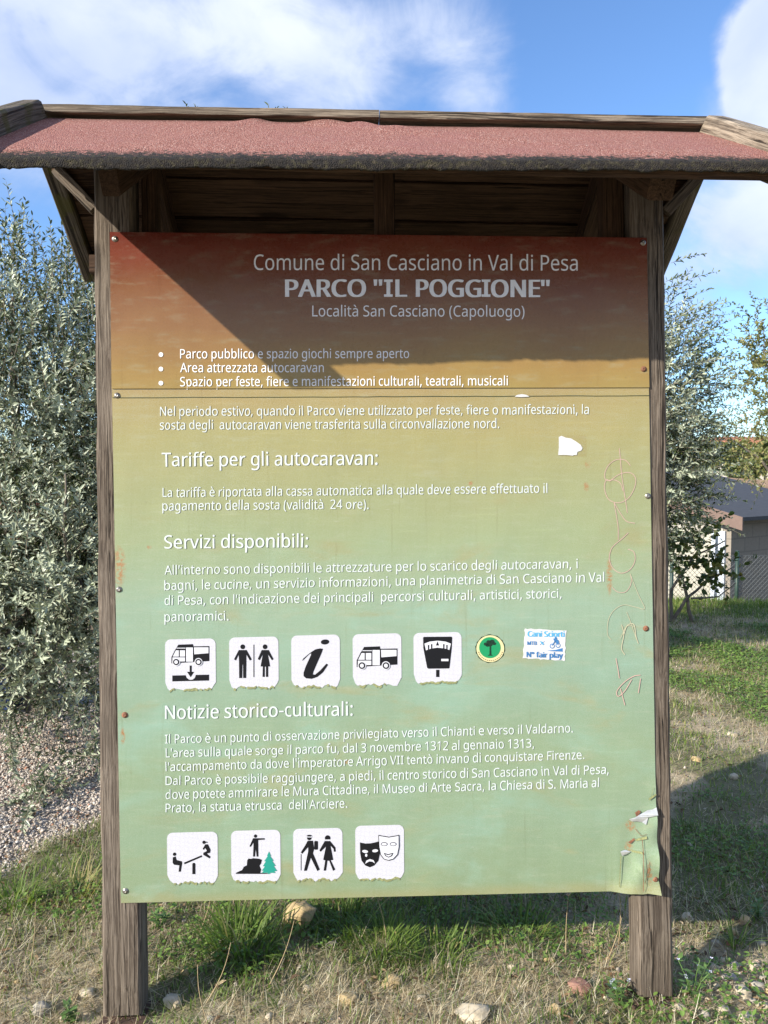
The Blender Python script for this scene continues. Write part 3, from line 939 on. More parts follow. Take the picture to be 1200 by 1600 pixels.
# text, x0, x1, baseline at x0, baseline at x1, cap height, boldness (photo coordinates)
LINES = [
    ('Comune di San Casciano in Val di Pesa', 397, 902, 422.5, 423.5, 24, .0),
    ('PARCO', 447, 570.5, 464.5, 464.5, 27, 3.0), ('"', 584.5, 596.5, 464.5, 464.5, 27, 2.0), ('L', 619, 634.5, 464.5, 464.5, 27, 3.0),
    ('POGG', 651, 750, 464.5, 465, 27, 3.0), ('ONE', 768, 842, 465, 465, 27, 3.0), ('"', 845.5, 857.5, 465, 465, 27, 2.0),
    ('Località San Casciano (Capoluogo)', 488, 819, 495, 495.5, 17, 0),
    ('Parco pubblico e spazio giochi sempre aperto', 282, 639, 560.5, 560, 14.5, 0),
    ('Area attrezzata autocaravan', 282, 506, 582, 582, 14.5, 0),
    ('Spazio per feste, fiere e manifestazioni culturali, teatrali, musicali', 282, 793, 604, 602.5, 14.5, 0),
    ('Nel periodo estivo, quando il Parco viene utilizzato per feste, fiere o manifestazioni, la', 250, 920, 650, 647, 14.5, 0),
    ('sosta degli  autocaravan viene trasferita sulla circonvallazione nord.', 250, 780, 671.5, 669, 14.5, 0),
    ('Tariffe per gli autocaravan:', 253, 590, 729, 726, 21, .35),
    ('La tariffa è riportata alla cassa automatica alla quale deve essere effettuato il', 254, 855, 777, 770, 14.5, 0),
    ('pagamento della sosta (validità  24 ore).', 254, 576, 797.5, 795, 14.5, 0),
    ('Servizi disponibili:', 257, 481, 857.5, 855, 21, .35),
    ("All'interno sono disponibili le attrezzature per lo scarico degli autocaravan, i", 257, 902, 898, 888, 14.5, 0),
    ('bagni, le cucine, un servizio informazioni, una planimetria di San Casciano in Val', 257, 944, 922, 909, 14.5, 0),
    ("di Pesa, con l'indicazione dei principali  percorsi culturali, artistici, storici,", 257, 877, 945.5, 934.5, 14.5, 0),
    ('panoramici.', 257, 357, 971, 969, 14.5, 0),
    ('Notizie storico-culturali:', 258, 551, 1123.5, 1117.5, 21, .35),
    ('Il Parco è un punto di osservazione privilegiato verso il Chianti e verso il Valdarno.', 258, 895, 1162, 1144.5, 14, 0),
    ("L'area sulla quale sorge il parco fu, dal 3 novembre 1312 al gennaio 1313,", 259, 834, 1183.5, 1168, 14, 0),
    ("l'accampamento da dove l'imperatore Arrigo VII tentò invano di conquistare Firenze.", 259, 913, 1205, 1186, 14, 0),
    ('Dal Parco è possibile raggiungere, a piedi, il centro storico di San Casciano in Val di Pesa,', 259, 951, 1227, 1209, 14, 0),
    ('dove potete ammirare le Mura Cittadine, il Museo di Arte Sacra, la Chiesa di S. Maria al', 259, 936, 1248.5, 1230, 14, 0),
    ("Prato, la statua etrusca  dell'Arciere.", 259, 543, 1269.5, 1262, 14, 0),
    # the paper sticker
    ('Cani Sciorti', 824.5, 881.5, 994.5, 995, 8.5, 1.2),
    ('MTB', 824, 838.5, 1007.5, 1007.5, 5.5, .7),
    ('N° fair play', 823, 879, 1026.5, 1028.0, 8.2, 1.2),
]
tmp = []
LINES.append(('H', 0, 1, 0, 0, 1, 0))
for L in LINES:
    cu = bpy.data.curves.new('lettering', 'FONT'); cu.body = L[0]; cu.extrude = .02; cu.resolution_u = 3
    if FONT: cu.font = FONT
    ob = bpy.data.objects.new('lettering_source', cu); col.objects.link(ob); tmp.append(ob)
dg = bpy.context.evaluated_depsgraph_get()
CAP = tmp[-1].evaluated_get(dg).dimensions[1]; LINES.pop()
for i, (L, ob) in enumerate(zip(LINES, tmp)):
    me = bpy.data.meshes.new_from_object(ob.evaluated_get(dg))
    co = np.empty(len(me.vertices) * 3); me.vertices.foreach_get('co', co); co = co.reshape(-1, 3)
    txt, x0, x1, b0, b1, cap, bold = L
    xa, xb = co[:, 0].min(), co[:, 0].max()
    polys = [tuple(p.vertices) for p in me.polygons]
    mb = MB()
    dxs = [0] if bold == 0 else ([-bold / 2, bold / 2] if bold < 1.5 else [-bold / 2, -bold / 4, 0, bold / 4, bold / 2])
    stick = i >= len(LINES) - 3
    for lay, dx in enumerate(dxs):
        vs = []
        jx = np.zeros(len(co)); jy = np.zeros(len(co))
        if 11 <= i and not stick:      # shrunken, curling vinyl letters
            jx = (fnoise(co[:, 0] * 2.3 + 40 * i, co[:, 1] * 3, 3) - .5) * 1.5; jy = (fnoise(co[:, 0] * 2.1 + 7 + 40 * i, co[:, 1] * 3 + 9, 3) - .5) * 1.7
        for k, (X, Y, Z) in enumerate(co):
            u = (X - xa) / (xb - xa)
            px = x0 + (x1 - x0) * u + dx * (1 - abs(2 * u - 1) * 0) + jx[k]; py = b0 + (b1 - b0) * u - Y / CAP * cap + jy[k]
            vs.append(surf(px, py, (.0007 + .0002 * lay + (Z + .02) / .04 * (.0006 if not stick else .0002) + (.0006 if stick else 0))))
        mb.add(vs, polys)
    if txt == 'PARCO':
        acc = mb; ia = Art()
        for xc in (606.7, 759):
            ia.rect(xc - 3, b0 - cap + 3.9, xc + 3, b0 - 3.9, 0, 1.6)
            ia.rect(xc - 6.8, b0 - cap, xc + 6.8, b0 - cap + 3.9, 0, 1.6); ia.rect(xc - 6.8, b0 - 3.9, xc + 6.8, b0, 0, 1.6)
        mb.add(ia.mb.v, ia.mb.f)
    elif 1 < i < 7:
        acc.add(mb.v, mb.f)
        bpy.data.meshes.remove(me)
        if i < 6: continue
        mb = acc
    if i == 1:
        bpy.data.meshes.remove(me); continue
    m_ = (M_letterh if i < 11 else M_letter) if not stick else (M_cyan if i == len(LINES) - 3 else M_blue)
    o = mb.build('text_line' if not stick else 'sticker_text', m_, HEAD if i < 11 else MAIN); o.matrix_parent_inverse = Matrix.Identity(4)
    if i != 6: bpy.data.meshes.remove(me)
for ob in tmp:
    cu = ob.data; bpy.data.objects.remove(ob); bpy.data.curves.remove(cu)
for py in (554.5, 577, 599):
    a = Art(); a.circ(252, py, 3.6, 0, 1.5, n=14); a.build('bullet_dot', [M_letterh], HEAD)

# ------------------------------------------------------------------ ground
def mk_ground():
    m, t = mat('park_ground')
    v = t.node('ShaderNodeNewGeometry').outputs['Position']
    gm = t.node('ShaderNodeAttribute', {'attribute_name': 'gravel'}).outputs['Fac']
    gn = t.node('ShaderNodeAttribute', {'attribute_name': 'green'}).outputs['Fac']
    n1 = t.noise(v, 9, 6, .65); n2 = t.noise(v, 70, 5, .7); n3 = t.noise(v, 2.2, 3)
    st = t.noise(t.map(v, (1, 1, 1), rot=(0, 0, .6)), 160, 3, .8, 2.5)
    soil = t.ramp(t.math('ADD', t.math('MULTIPLY', n1, .5), t.math('MULTIPLY', n2, .5)), [(.32, (.14, .105, .065)), (.5, (.36, .29, .19)), (.68, (.54, .46, .33))])
    soil = t.mix(t.smooth(st, .5, .66), soil, (.44, .37, .25))
    green = t.ramp(n2, [(.3, (.045, .065, .02)), (.5, (.13, .12, .055)), (.7, (.16, .19, .06))])
    c = t.mix(t.math('MULTIPLY', t.smooth(t.math('ADD', gn, t.math('MULTIPLY', t.math('SUBTRACT', n2, .5), .8)), .35, .8), .75), soil, green)
    vc = t.node('ShaderNodeSeparateColor', None, Color=t.voro(v, 95, 'F1', 'Color')).outputs[0]
    vd = t.voro(v, 95)
    grav = t.ramp(vc, [(0, (.22, .18, .145)), (.35, (.42, .36, .30)), (.7, (.54, .475, .41)), (.93, (.66, .61, .55)), (1, (.46, .25, .17))])
    grav = t.mix(t.smooth(vd, .45, .75), grav, (.16, .13, .10))
    c = t.mix(gm, c, grav)
    h = t.math('ADD', n2, t.math('MULTIPLY', t.math('MULTIPLY', vd, gm), -1.2))
    t.out(t.bsdf(c, .95, t.bump(h, .8, .012)))
    return m


M_ground = mk_ground()


def green_map(x, y):
    g = fnoise(x * 1.7 + 3, y * 1.7 + 8, 4)
    base = sstep(.46, .62, g)
    right = np.exp(-(((x - 2.1) / 1.2) ** 2 + ((y - 5.4) / 1.6) ** 2)) * .5 * sstep(.38, .55, fnoise(x * 2.6 + 1, y * 1.9))
    far = sstep(7.4, 8.6, y) * (x > .3) * .7
    under = np.exp(-(((x - .15) / .55) ** 2 + ((y - 2.35) / .22) ** 2)) * .55
    left = np.exp(-(((x + 1.15) / .4) ** 2 + ((y - 2.45) / .4) ** 2)) * .6 + np.exp(-(((x + .55) / .5) ** 2 + ((y - 2.3) / .3) ** 2)) * .25
    return np.clip(base * .85 + .06 + right + far + under + left, 0, 1) * (1 - gravel_mask(x, y))


xs = np.unique(np.concatenate([np.linspace(-3, 4.5, 190), np.linspace(-9, 12, 85), np.linspace(-60, 80, 40), np.array([-1200, -600, -250, -120, 120, 250, 600, 1200])]).round(3))
ys = np.unique(np.concatenate([np.linspace(.5, 6, 150), np.linspace(-6, 16, 80), np.linspace(-40, 90, 40), np.array([-400, -150, 160, 300, 600, 1200])]).round(3))
XX, YY = np.meshgrid(xs, ys)
ZZ = gh(XX, YY)
V = np.stack([XX.ravel(), YY.ravel(), ZZ.ravel()], 1); nx_ = len(xs); ny_ = len(ys)
ii, jj = np.meshgrid(np.arange(nx_ - 1), np.arange(ny_ - 1))
a0 = (jj * nx_ + ii).ravel()
Fq = np.stack([a0, a0 + 1, a0 + 1 + nx_, a0 + nx_], 1)
gr = np_mesh('ground', V, Fq, M_ground, {'gravel': gravel_mask(V[:, 0], V[:, 1]), 'green': green_map(V[:, 0], V[:, 1])}, True)
tag(gr, kind='structure')


def mk_leafmat(name, stops, back=None, rough=.5, trans=.25, tipdry=False):
    m, t = mat(name)
    r = t.node('ShaderNodeAttribute', {'attribute_name': 'rnd'}).outputs['Fac']
    c = t.ramp(r, stops)
    if back:
        bf = t.node('ShaderNodeNewGeometry').outputs['Backfacing']
        c = t.mix(bf, c, back)
    p = t.bsdf(c, rough, Specular_IOR_Level=.45)
    if trans:
        tr = t.node('ShaderNodeBsdfTranslucent', None, Color=t.mix(1.0, c, (1.2, 1.3, .7), 'MULTIPLY')).outputs[0]
        mx = t.n.new('ShaderNodeMixShader'); mx.inputs[0].default_value = trans; t.l.new(p, mx.inputs[1]); t.l.new(tr, mx.inputs[2]); p = mx.outputs[0]
    t.out(p)
    return m


M_grass = mk_leafmat('grass_blade', [(0, (.085, .14, .025)), (.5, (.165, .25, .045)), (.8, (.24, .30, .07)), (1, (.42, .36, .16))], rough=.55, trans=.45)
M_straw = mk_leafmat('dry_straw', [(0, (.09, .06, .036)), (.15, (.24, .175, .11)), (.4, (.50, .40, .255)), (.75, (.66, .575, .41)), (1, (.74, .68, .54))], rough=.7, trans=.4)
M_clover = mk_leafmat('clover_leaf', [(0, (.08, .145, .03)), (.6, (.15, .26, .05)), (1, (.23, .32, .08))], rough=.5)


def blades(px, py, h, wd, lean, az, curve, pz=None):
    """(V,F,rnd) for grass blades: 5 vertices, 3 triangles"""
    n = len(px); z0 = gh(px, py) - .004 if pz is None else pz
    dx, dy = np.cos(az), np.sin(az); sx, sy = -dy, dx
    V = np.zeros((n, 5, 3))
    for k, (f, wf) in enumerate(((0, 1), (.5, .8), (1, 0))):
        a = lean + curve * f
        hx = h * f * np.sin(lean + curve * f * .6); hz = h * f * np.cos(np.clip(lean + curve * f * .6, -1.9, 1.9))
        bx = px + dx * hx; by = py + dy * hx; bz = z0 + hz
        if k < 2:
            V[:, 2 * k] = np.stack([bx - sx * wd * wf / 2, by - sy * wd * wf / 2, bz], 1)
            V[:, 2 * k + 1] = np.stack([bx + sx * wd * wf / 2, by + sy * wd * wf / 2, bz], 1)
        else: V[:, 4] = np.stack([bx, by, bz], 1)
    b = (np.arange(n) * 5)[:, None]
    Fc = np.concatenate([b + np.array([[0, 1, 2]]), b + np.array([[1, 3, 2]]), b + np.array([[2, 3, 4]])], 0)
    return V.reshape(-1, 3), Fc


def scatter(zones, dens_fn):
    X = []; Y = []
    for x0, x1, y0, y1, d in zones:
        n = int((x1 - x0) * (y1 - y0) * d)
        x = rng.uniform(x0, x1, n); y = rng.uniform(y0, y1, n)
        k = rng.random(n) < dens_fn(x, y)
        X.append(x[k]); Y.append(y[k])
    return np.concatenate(X), np.concatenate(Y)


ZN = [(-2.0, 2.0, 1.25, 3.1, 6500), (.8, 4.2, 3.1, 6.0, 2800), (1.5, 6.5, 6.0, 9.9, 1900), (-3, .8, 3.1, 6, 250), (-2.6, -2.0, 1.3, 3, 600), (2.0, 3.2, 1.3, 3.1, 700)]
x, y = scatter(ZN, lambda x, y: np.clip(green_map(x, y) * 1.0 + .24, 0, 1) * (1 - gravel_mask(x, y)) * (1 - .8 * np.exp(-(((x - 1.05) / .28) ** 2 + ((y - 2.05) / .28) ** 2))))
n = len(x)
hh = rng.uniform(.015, .052, n) * (.7 + .8 * fnoise(x * 4, y * 4)) * (1 + 1.6 * sstep(7.8, 9.0, y)) * (1 + .7 * np.exp(-(((x - .15) / .5) ** 2 + ((y - 2.35) / .2) ** 2)))
V, Fc = blades(x, y, hh, rng.uniform(.0018, .0042, n) * (1 + .25 * np.clip(y - 3, 0, 6)), rng.uniform(0, .7, n), rng.uniform(0, 6.283, n), rng.uniform(.1, 1.2, n))
o = np_mesh('grass', V, Fc, M_grass, {'rnd': np.repeat(np.clip(rng.random(n) * .85 + (fnoise(x * 3, y * 3) - .5) * .8, 0, 1), 5)})
tag(o, 'short green grass growing in patches between dry straw', 'grass', kind='stuff')
# dry straw: mostly lying
x, y = scatter([(a, b, c, d, e * 3.1) for a, b, c, d, e in ZN], lambda x, y: np.clip(1.0 - green_map(x, y) * .55, .1, 1) * (1 - .97 * gravel_mask(x, y)) * (.35 + .65 * sstep(.38, .58, fnoise(x * 2.6 + 50, y * 2.6))) * (1 - .75 * np.exp(-(((x - 1.05) / .28) ** 2 + ((y - 2.05) / .28) ** 2))))
n = len(x)
V, Fc = blades(x, y, rng.uniform(.015, .065, n) * (1 + (rng.random(n) < .08) * .9), rng.uniform(.0009, .0022, n) * (1 + .25 * np.clip(y - 3, 0, 6)), rng.uniform(.9, 1.52, n) - (rng.random(n) < .1) * .8, rng.uniform(0, 6.283, n), rng.uniform(-.15, .25, n))
V[:, 2] += np.repeat(rng.uniform(.0, .014, n), 5)
o = np_mesh('dry_straw', V, Fc, M_straw, {'rnd': np.repeat(rng.random(n), 5)})
tag(o, 'matted dry straw lying over the bare ground', 'dry grass', kind='stuff')


# leaf discs for clover-like ground cover
def leaves(P0, D, L, W, U, fold=.15, curl=0.0):
    """long leaves: 6 vertices, 2 quads. P0 base, D direction, U approx normal"""
    n = len(P0)
    D = D / np.linalg.norm(D, axis=1, keepdims=True)
    S = np.cross(D, U); S /= np.linalg.norm(S, axis=1, keepdims=True) + 1e-9
    N = np.cross(S, D)
    L = L[:, None]; W = W[:, None]
    V = np.zeros((n, 6, 3))
    V[:, 0] = P0
    V[:, 1] = P0 + D * L * .33 - S * W * .5 + N * W * fold
    V[:, 2] = P0 + D * L * .70 - S * W * .42 + N * (W * fold - curl * L * .3)
    V[:, 3] = P0 + D * L - N * curl * L
    V[:, 4] = P0 + D * L * .70 + S * W * .42 + N * (W * fold - curl * L * .3)
    V[:, 5] = P0 + D * L * .33 + S * W * .5 + N * W * fold
    b = (np.arange(n) * 6)[:, None]
    return V.reshape(-1, 3), np.concatenate([b + np.array([[0, 1, 2, 3]]), b + np.array([[0, 3, 4, 5]])], 0)


x, y = scatter([(-1.9, 1.9, 1.3, 3.1, 4200), (.8, 4.0, 3.1, 7.6, 4200)], lambda x, y: sstep(.49, .58, fnoise(x * 2.1 + 20, y * 2.1 + 4, 4) + .14 * np.exp(-(((x - 2.5) / 1.1) ** 2 + ((y - 5.9) / 1.1) ** 2)) - .04 * np.exp(-(((x - 1.6) / .8) ** 2 + ((y - 3.3) / .8) ** 2))) * (1 - gravel_mask(x, y)))
n = len(x)
az = rng.uniform(0, 6.283, n)
D = np.stack([np.cos(az), np.sin(az), rng.uniform(-.2, .7, n)], 1)
V, Fc = leaves(np.stack([x, y, gh(x, y) + rng.uniform(.004, .035, n)], 1), D, rng.uniform(.008, .02, n) * (1 + .16 * np.clip(y - 3, 0, 4)), rng.uniform(.006, .013, n) * (1 + .16 * np.clip(y - 3, 0, 4)), np.tile([0, 0, 1.0], (n, 1)))
o = np_mesh('clover', V, Fc, M_clover, {'rnd': np.repeat(rng.random(n), 6)})
tag(o, 'bright green small leaved ground cover in patches', 'ground cover', kind='stuff')


M_litter = mk_leafmat('dead_leaf', [(0, (.07, .042, .024)), (.5, (.19, .115, .06)), (.85, (.34, .24, .13)), (1, (.44, .36, .24))], rough=.75, trans=.15)
x, y = scatter([(-2.2, 2.2, 1.3, 3.2, 520), (.8, 4.0, 3.1, 7, 120)], lambda x, y: .2 + .8 * sstep(.42, .6, fnoise(x * 3 + 70, y * 3)))
n = len(x); az = rng.uniform(0, 6.283, n)
V, Fc = leaves(np.stack([x, y, gh(x, y) + rng.uniform(.004, .018, n)], 1), np.stack([np.cos(az), np.sin(az), rng.uniform(-.25, .5, n)], 1), rng.uniform(.010, .034, n), rng.uniform(.004, .013, n), np.tile([0, 0, 1.0], (n, 1)) + rng.normal(0, .4, (n, 3)), .25, .25)
o = np_mesh('leaf_litter', V, Fc, M_litter, {'rnd': np.repeat(rng.random(n), 6)})
tag(o, 'brown dead leaves and litter caught in the dry grass', 'leaf litter', kind='stuff')


# gravel pebbles
def mk_stone(name, stops, scale=25):
    m, t = mat(name)
    r = t.node('ShaderNodeAttribute', {'attribute_name': 'rnd'}).outputs['Fac']
    v = t.obj(); n = t.noise(v, scale, 6, .65)
    c = t.mix(t.smooth(n, .35, .72), t.ramp(r, stops), t.mix(1.0, t.ramp(r, stops), (.62, .58, .52), 'MULTIPLY'))
    t.out(t.bsdf(c, .85, t.bump(n, .35, .01)))
    return m


M_peb = mk_stone('gravel_stone', [(0, (.27, .225, .18)), (.3, (.46, .40, .34)), (.7, (.60, .54, .47)), (.92, (.74, .69, .62)), (.96, (.42, .20, .13)), (1, (.46, .24, .16))], 120)


def pebbles(name, X, Y, size, m, sink=.25):
    n = len(X)
    base = np.array([[1, 0, 0], [-1, 0, 0], [0, 1, 0], [0, -1, 0], [0, 0, 1], [0, 0, -1]], float)
    fc = np.array([[0, 2, 4], [2, 1, 4], [1, 3, 4], [3, 0, 4], [2, 0, 5], [1, 2, 5], [3, 1, 5], [0, 3, 5]])
    S = size[:, None, None] * rng.uniform(.6, 1.1, (n, 6, 1)) * np.array([1, .85, .65])
    V = base[None] * S
    a = rng.uniform(0, 6.283, n); c, s = np.cos(a)[:, None], np.sin(a)[:, None]
    Vx = V[..., 0] * c - V[..., 1] * s; Vy = V[..., 0] * s + V[..., 1] * c
    tl = rng.normal(0, .35, n)[:, None]; Vz = V[..., 2] + Vx * tl
    W = np.stack([Vx + X[:, None], Vy + Y[:, None], Vz + (gh(X, Y) + size * sink)[:, None]], 2)
    Fc = (np.arange(n) * 6)[:, None, None] + fc[None]
    return np_mesh(name, W.reshape(-1, 3), Fc.reshape(-1, 3), m, {'rnd': np.repeat(rng.random(n), 6)}, True)


x, y = scatter([(-2.9, -.3, 2.0, 4.6, 9000), (-3.4, .2, 4.6, 6.8, 1500)], lambda x, y: gravel_mask(x, y) ** .7)
o = pebbles('gravel', x, y, np.clip(rng.lognormal(math.log(.0062), .38, len(x)), .003, .018), M_peb)
tag(o, 'pale grey and buff gravel under the olive tree', 'gravel', kind='stuff')
x, y = scatter([(-1.9, 2.0, 1.3, 3.1, 260), (1.0, 2.2, 1.6, 2.6, 1200), (.9, 3.5, 3.1, 6, 60)], lambda x, y: (1 - gravel_mask(x, y)) * (.25 + .75 * sstep(.42, .6, fnoise(x * 4 + 9, y * 4))))
o = pebbles('pebbles', x, y, np.clip(rng.lognormal(math.log(.006), .45, len(x)), .003, .02), M_peb, .15)
tag(o, 'small loose pebbles scattered in the thin grass', 'pebbles', kind='stuff')

# single stones
M_stone = [mk_stone('buff_stone_%s' % k, s) for k, s in (('ochre', [(0, (.46, .345, .18)), (1, (.54, .43, .26))]), ('pale', [(0, (.55, .475, .35)), (1, (.64, .57, .45))]),
           ('grey', [(0, (.38, .345, .29)), (1, (.44, .41, .35))]), ('red', [(0, (.30, .16, .12)), (1, (.34, .20, .15))]))]


def stone(px, py, wpx, flat, mi, label, group=None, hgt=1.0, cat='stone'):
    p = G(px, py); p = Vector((p.x, p.y, float(gh(p.x, p.y)))); r = wpx / 1200 * p.y / 2
    bm = bmesh.new(); bmesh.ops.create_icosphere(bm, subdivisions=4 if wpx > 25 else 3, radius=1)
    sd = random.uniform(0, 99); ang = random.uniform(-.5, .5)
    rm = Matrix.Rotation(ang, 3, 'Z')
    for v in bm.verts:
        c = v.co
        k = 1 + .38 * (float(fnoise(c.x * 1.1 + sd, c.y * 1.1 + c.z * .9 + sd, 3)) - .5) * 2 + .10 * (float(fnoise(c.x * 5 + sd, c.z * 5 + c.y * 3, 2)) - .5)
        q = Vector((c.x * r * k, c.y * r * .8 * k, c.z * r * flat * k)); v.co = rm @ q
    for _ in range(9):
        nn = Vector((random.gauss(0, 1), random.gauss(0, 1), random.gauss(0, .8) + .2)).normalized(); dm = r * random.uniform(.72, 1.0) * (flat + (1 - flat) * (1 - abs(nn.z)))
        for v in bm.verts:
            e = v.co.dot(nn) - dm
            if e > 0: v.co -= nn * e * .88
    me = bpy.data.meshes.new('stone'); bm.to_mesh(me); bm.free()
    for f in me.polygons: f.use_smooth = True
    o = link('stone', me, M_stone[mi]); o.location = (p.x, p.y, p.z + r * flat * .22 * hgt)
    tag(o, label, cat, group)
    return o


stone(468, 1437, 58, .75, 0, 'largest ochre boulder half buried behind the grass tuft under the board', hgt=2.6)
stone(738, 1585, 62, .35, 1, 'wide flat pale stone sunk in the straw at the bottom of the photo', hgt=3)
stone(905, 1540, 46, .35, 3, 'reddish brick fragment lying in the straw left of the right post')
stone(545, 1562, 34, .5, 0, 'buff stone among the dry stalks left of the wide flat stone')
stone(612, 1530, 38, .5, 0, 'ochre stone behind the wide flat stone in the straw')
stone(63, 1578, 36, .6, 2, 'grey brown stone at the lower left corner of the photo')
stone(270, 1560, 40, .5, 1, 'pale stone lying against the foot of the left post')
stone(138, 1552, 30, .5, 1, 'pale stone in the straw just left of the left post')
stone(870, 1575, 26, .6, 0, 'small ochre stone between the brick fragment and the wide flat stone')
stone(860, 1497, 22, .6, 0, 'small orange stone near the inner side of the right post')
stone(520, 1472, 20, .8, 2, 'small grey stone in the shade right of the ochre boulder')
stone(1147, 1208, 17, .9, 1, 'pale rounded stone alone in the shaded slope right of the board')
stone(1090, 1182, 18, .6, 0, 'tan stone at the edge of the board shadow on the slope')
stone(1143, 1133, 24, .3, 1, 'flat pale stone in the sunlit strip beyond the board shadow')
stone(1165, 1436, 24, .8, 0, 'brown stone in the shade on the right edge of the photo')
cob = [(1160, 1548, 34), (1140, 1530, 30), (1185, 1538, 26), (1112, 1512, 26), (1130, 1580, 28), (1168, 1590, 34), (1195, 1570, 26), (1150, 1505, 22), (1180, 1505, 22),
       (1120, 1545, 20), (1195, 1520, 18), (1143, 1452, 22), (1120, 1470, 20), (1075, 1430, 20), (1060, 1580, 22), (1100, 1590, 22), (1178, 1560, 16), (1206, 1545, 24), (1132, 1495, 14), (1108, 1565, 14),
       (1218, 1580, 30), (1230, 1520, 26), (1190, 1470, 18)]
for k, (px, py, wp) in enumerate(cob):
    stone(px, py, wp, random.uniform(.55, .8), random.choice([0, 1, 1, 0, 2]), 'rounded cobble in the loose stony patch right of the right post', 'cobbles right of the right post')
sm = [(330, 1595, 18), (420, 1590, 16), (480, 1545, 18), (660, 1555, 20), (800, 1510, 16), (700, 1500, 14), (790, 1560, 16), (950, 1560, 14), (30, 1540, 14), (100, 1585, 18), (115, 1560, 14), (290, 1520, 16), (360, 1530, 14), (930, 1470, 14), (650, 1490, 12), (760, 1470, 12)]
for px, py, wp in sm:
    stone(px, py, wp, .55, random.choice([0, 1, 2]), 'small fist sized stone scattered in the straw in front of the board', 'small stones in the straw')


# tufts and stalks
def tuft(px, py, n, h, spread, label, wd=.005, dry=.05):
    p = G(px, py)
    a = rng.uniform(0, 6.283, n); r = spread * np.sqrt(rng.random(n)) * .45
    X = p.x + r * np.cos(a); Y = p.y + r * np.sin(a)
    V, Fc = blades(X, Y, h * rng.uniform(.45, 1.1, n), wd * rng.uniform(.6, 1.2, n), rng.uniform(.15, .8, n), a + rng.normal(0, .5, n), rng.uniform(.3, 1.2, n))
    V -= np.array([p.x, p.y, 0])
    rn = np.clip(rng.random(n) * .7, 0, 1); rn[rng.random(n) < dry] = 1.0
    o = np_mesh('grass_tuft', V, Fc, M_grass, {'rnd': np.repeat(rn, 5)})
    o.location = (p.x, p.y, 0)
    return tag(o, label, 'grass tuft')


tuft(378, 1484, 230, .155, .22, 'large green grass tuft with long arching blades right of the left post', .0065, .03)
tuft(600, 1478, 170, .12, .20, 'broad green grass tuft in the middle of the ground below the board')
tuft(690, 1492, 120, .11, .18, 'low yellow green grass tuft right of the middle tuft below the board')
tuft(540, 1440, 160, .13, .18, 'dark shaded grass tuft right of the ochre boulder')
tuft(810, 1450, 140, .12, .2, 'shaded grass tuft under the right half of the board')
tuft(1150, 1475, 26, .14, .03, 'small upright grass sprout in the stones right of the right post')
tuft(20, 1415, 140, .10, .16, 'green grass tuft by the gravel at the left edge of the photo')
tuft(120, 1395, 150, .15, .18, 'tall straw coloured grass tuft left of the left post', .003, .8)
M_stalk = plain('dry_stalk', (.36, .27, .15), .7, .2, 90)
M_seed = plain('seed_head', (.38, .31, .24), .8, .3, 200)
M_weed = plain('weed_leaf', (.09, .16, .04), .5, .3, 60)
M_petal = plain('pale_blue_petal', (.58, .58, .70), .6, .1, 60)


def stalk(px, py, qx, qy, label, seed=False, bow=.02):
    p = G(px, py); p.z = float(gh(p.x, p.y)) - .01
    d = ray(qx, qy); tt = (p.y - .02) / d.y; q = CAM + d * tt
    mb = MB(); pts = []
    for i in range(7):
        u = i / 6; c = p.lerp(q, u); c.x += bow * math.sin(u * 3.1); c.y += .02 * u; pts.append(c - p)
    mb.tube(pts, [.0016 - .0009 * i / 6 for i in range(7)], 5)
    if seed:
        e = pts[-1]
        for k in range(9):
            mb.tube([e + Vector((0, 0, -.004)), e + Vector((random.uniform(-.008, .008), random.uniform(-.008, .008), random.uniform(.0, .012)))], [.0022, .0008], 4, 1)
    o = mb.build('dry_stalk', [M_stalk, M_seed]); o.location = p
    return tag(o, label, 'dry stalk')


stalk(328, 1600, 306, 1515, 'bent dry straw stalk nearest the left post', bow=-.01)
stalk(318, 1565, 358, 1480, 'dry straw stalk leaning right across the large grass tuft', bow=.012)
stalk(310, 1455, 330, 1396, 'short pale dry stalk touching the lower edge of the board', bow=.004)
stalk(885, 1490, 891, 1403, 'upright brown dry stalk with a seed head below the right end of the board', True, -.004)
stalk(966, 1470, 970, 1388, 'thin brown stalk just left of the right post', False, .006)
stalk(945, 1500, 975, 1440, 'thin brown stalk leaning against the right post', False, .004)
stalk(605, 1465, 590, 1410, 'thin reddish stalk above the middle grass tuft', False, .004)
stalk(415, 1545, 458, 1445, 'long dry stalk rising in front of the ochre boulder', False, .01)
stalk(45, 1520, 50, 1415, 'tall dry straw stalk at the left edge of the photo', False, .006)


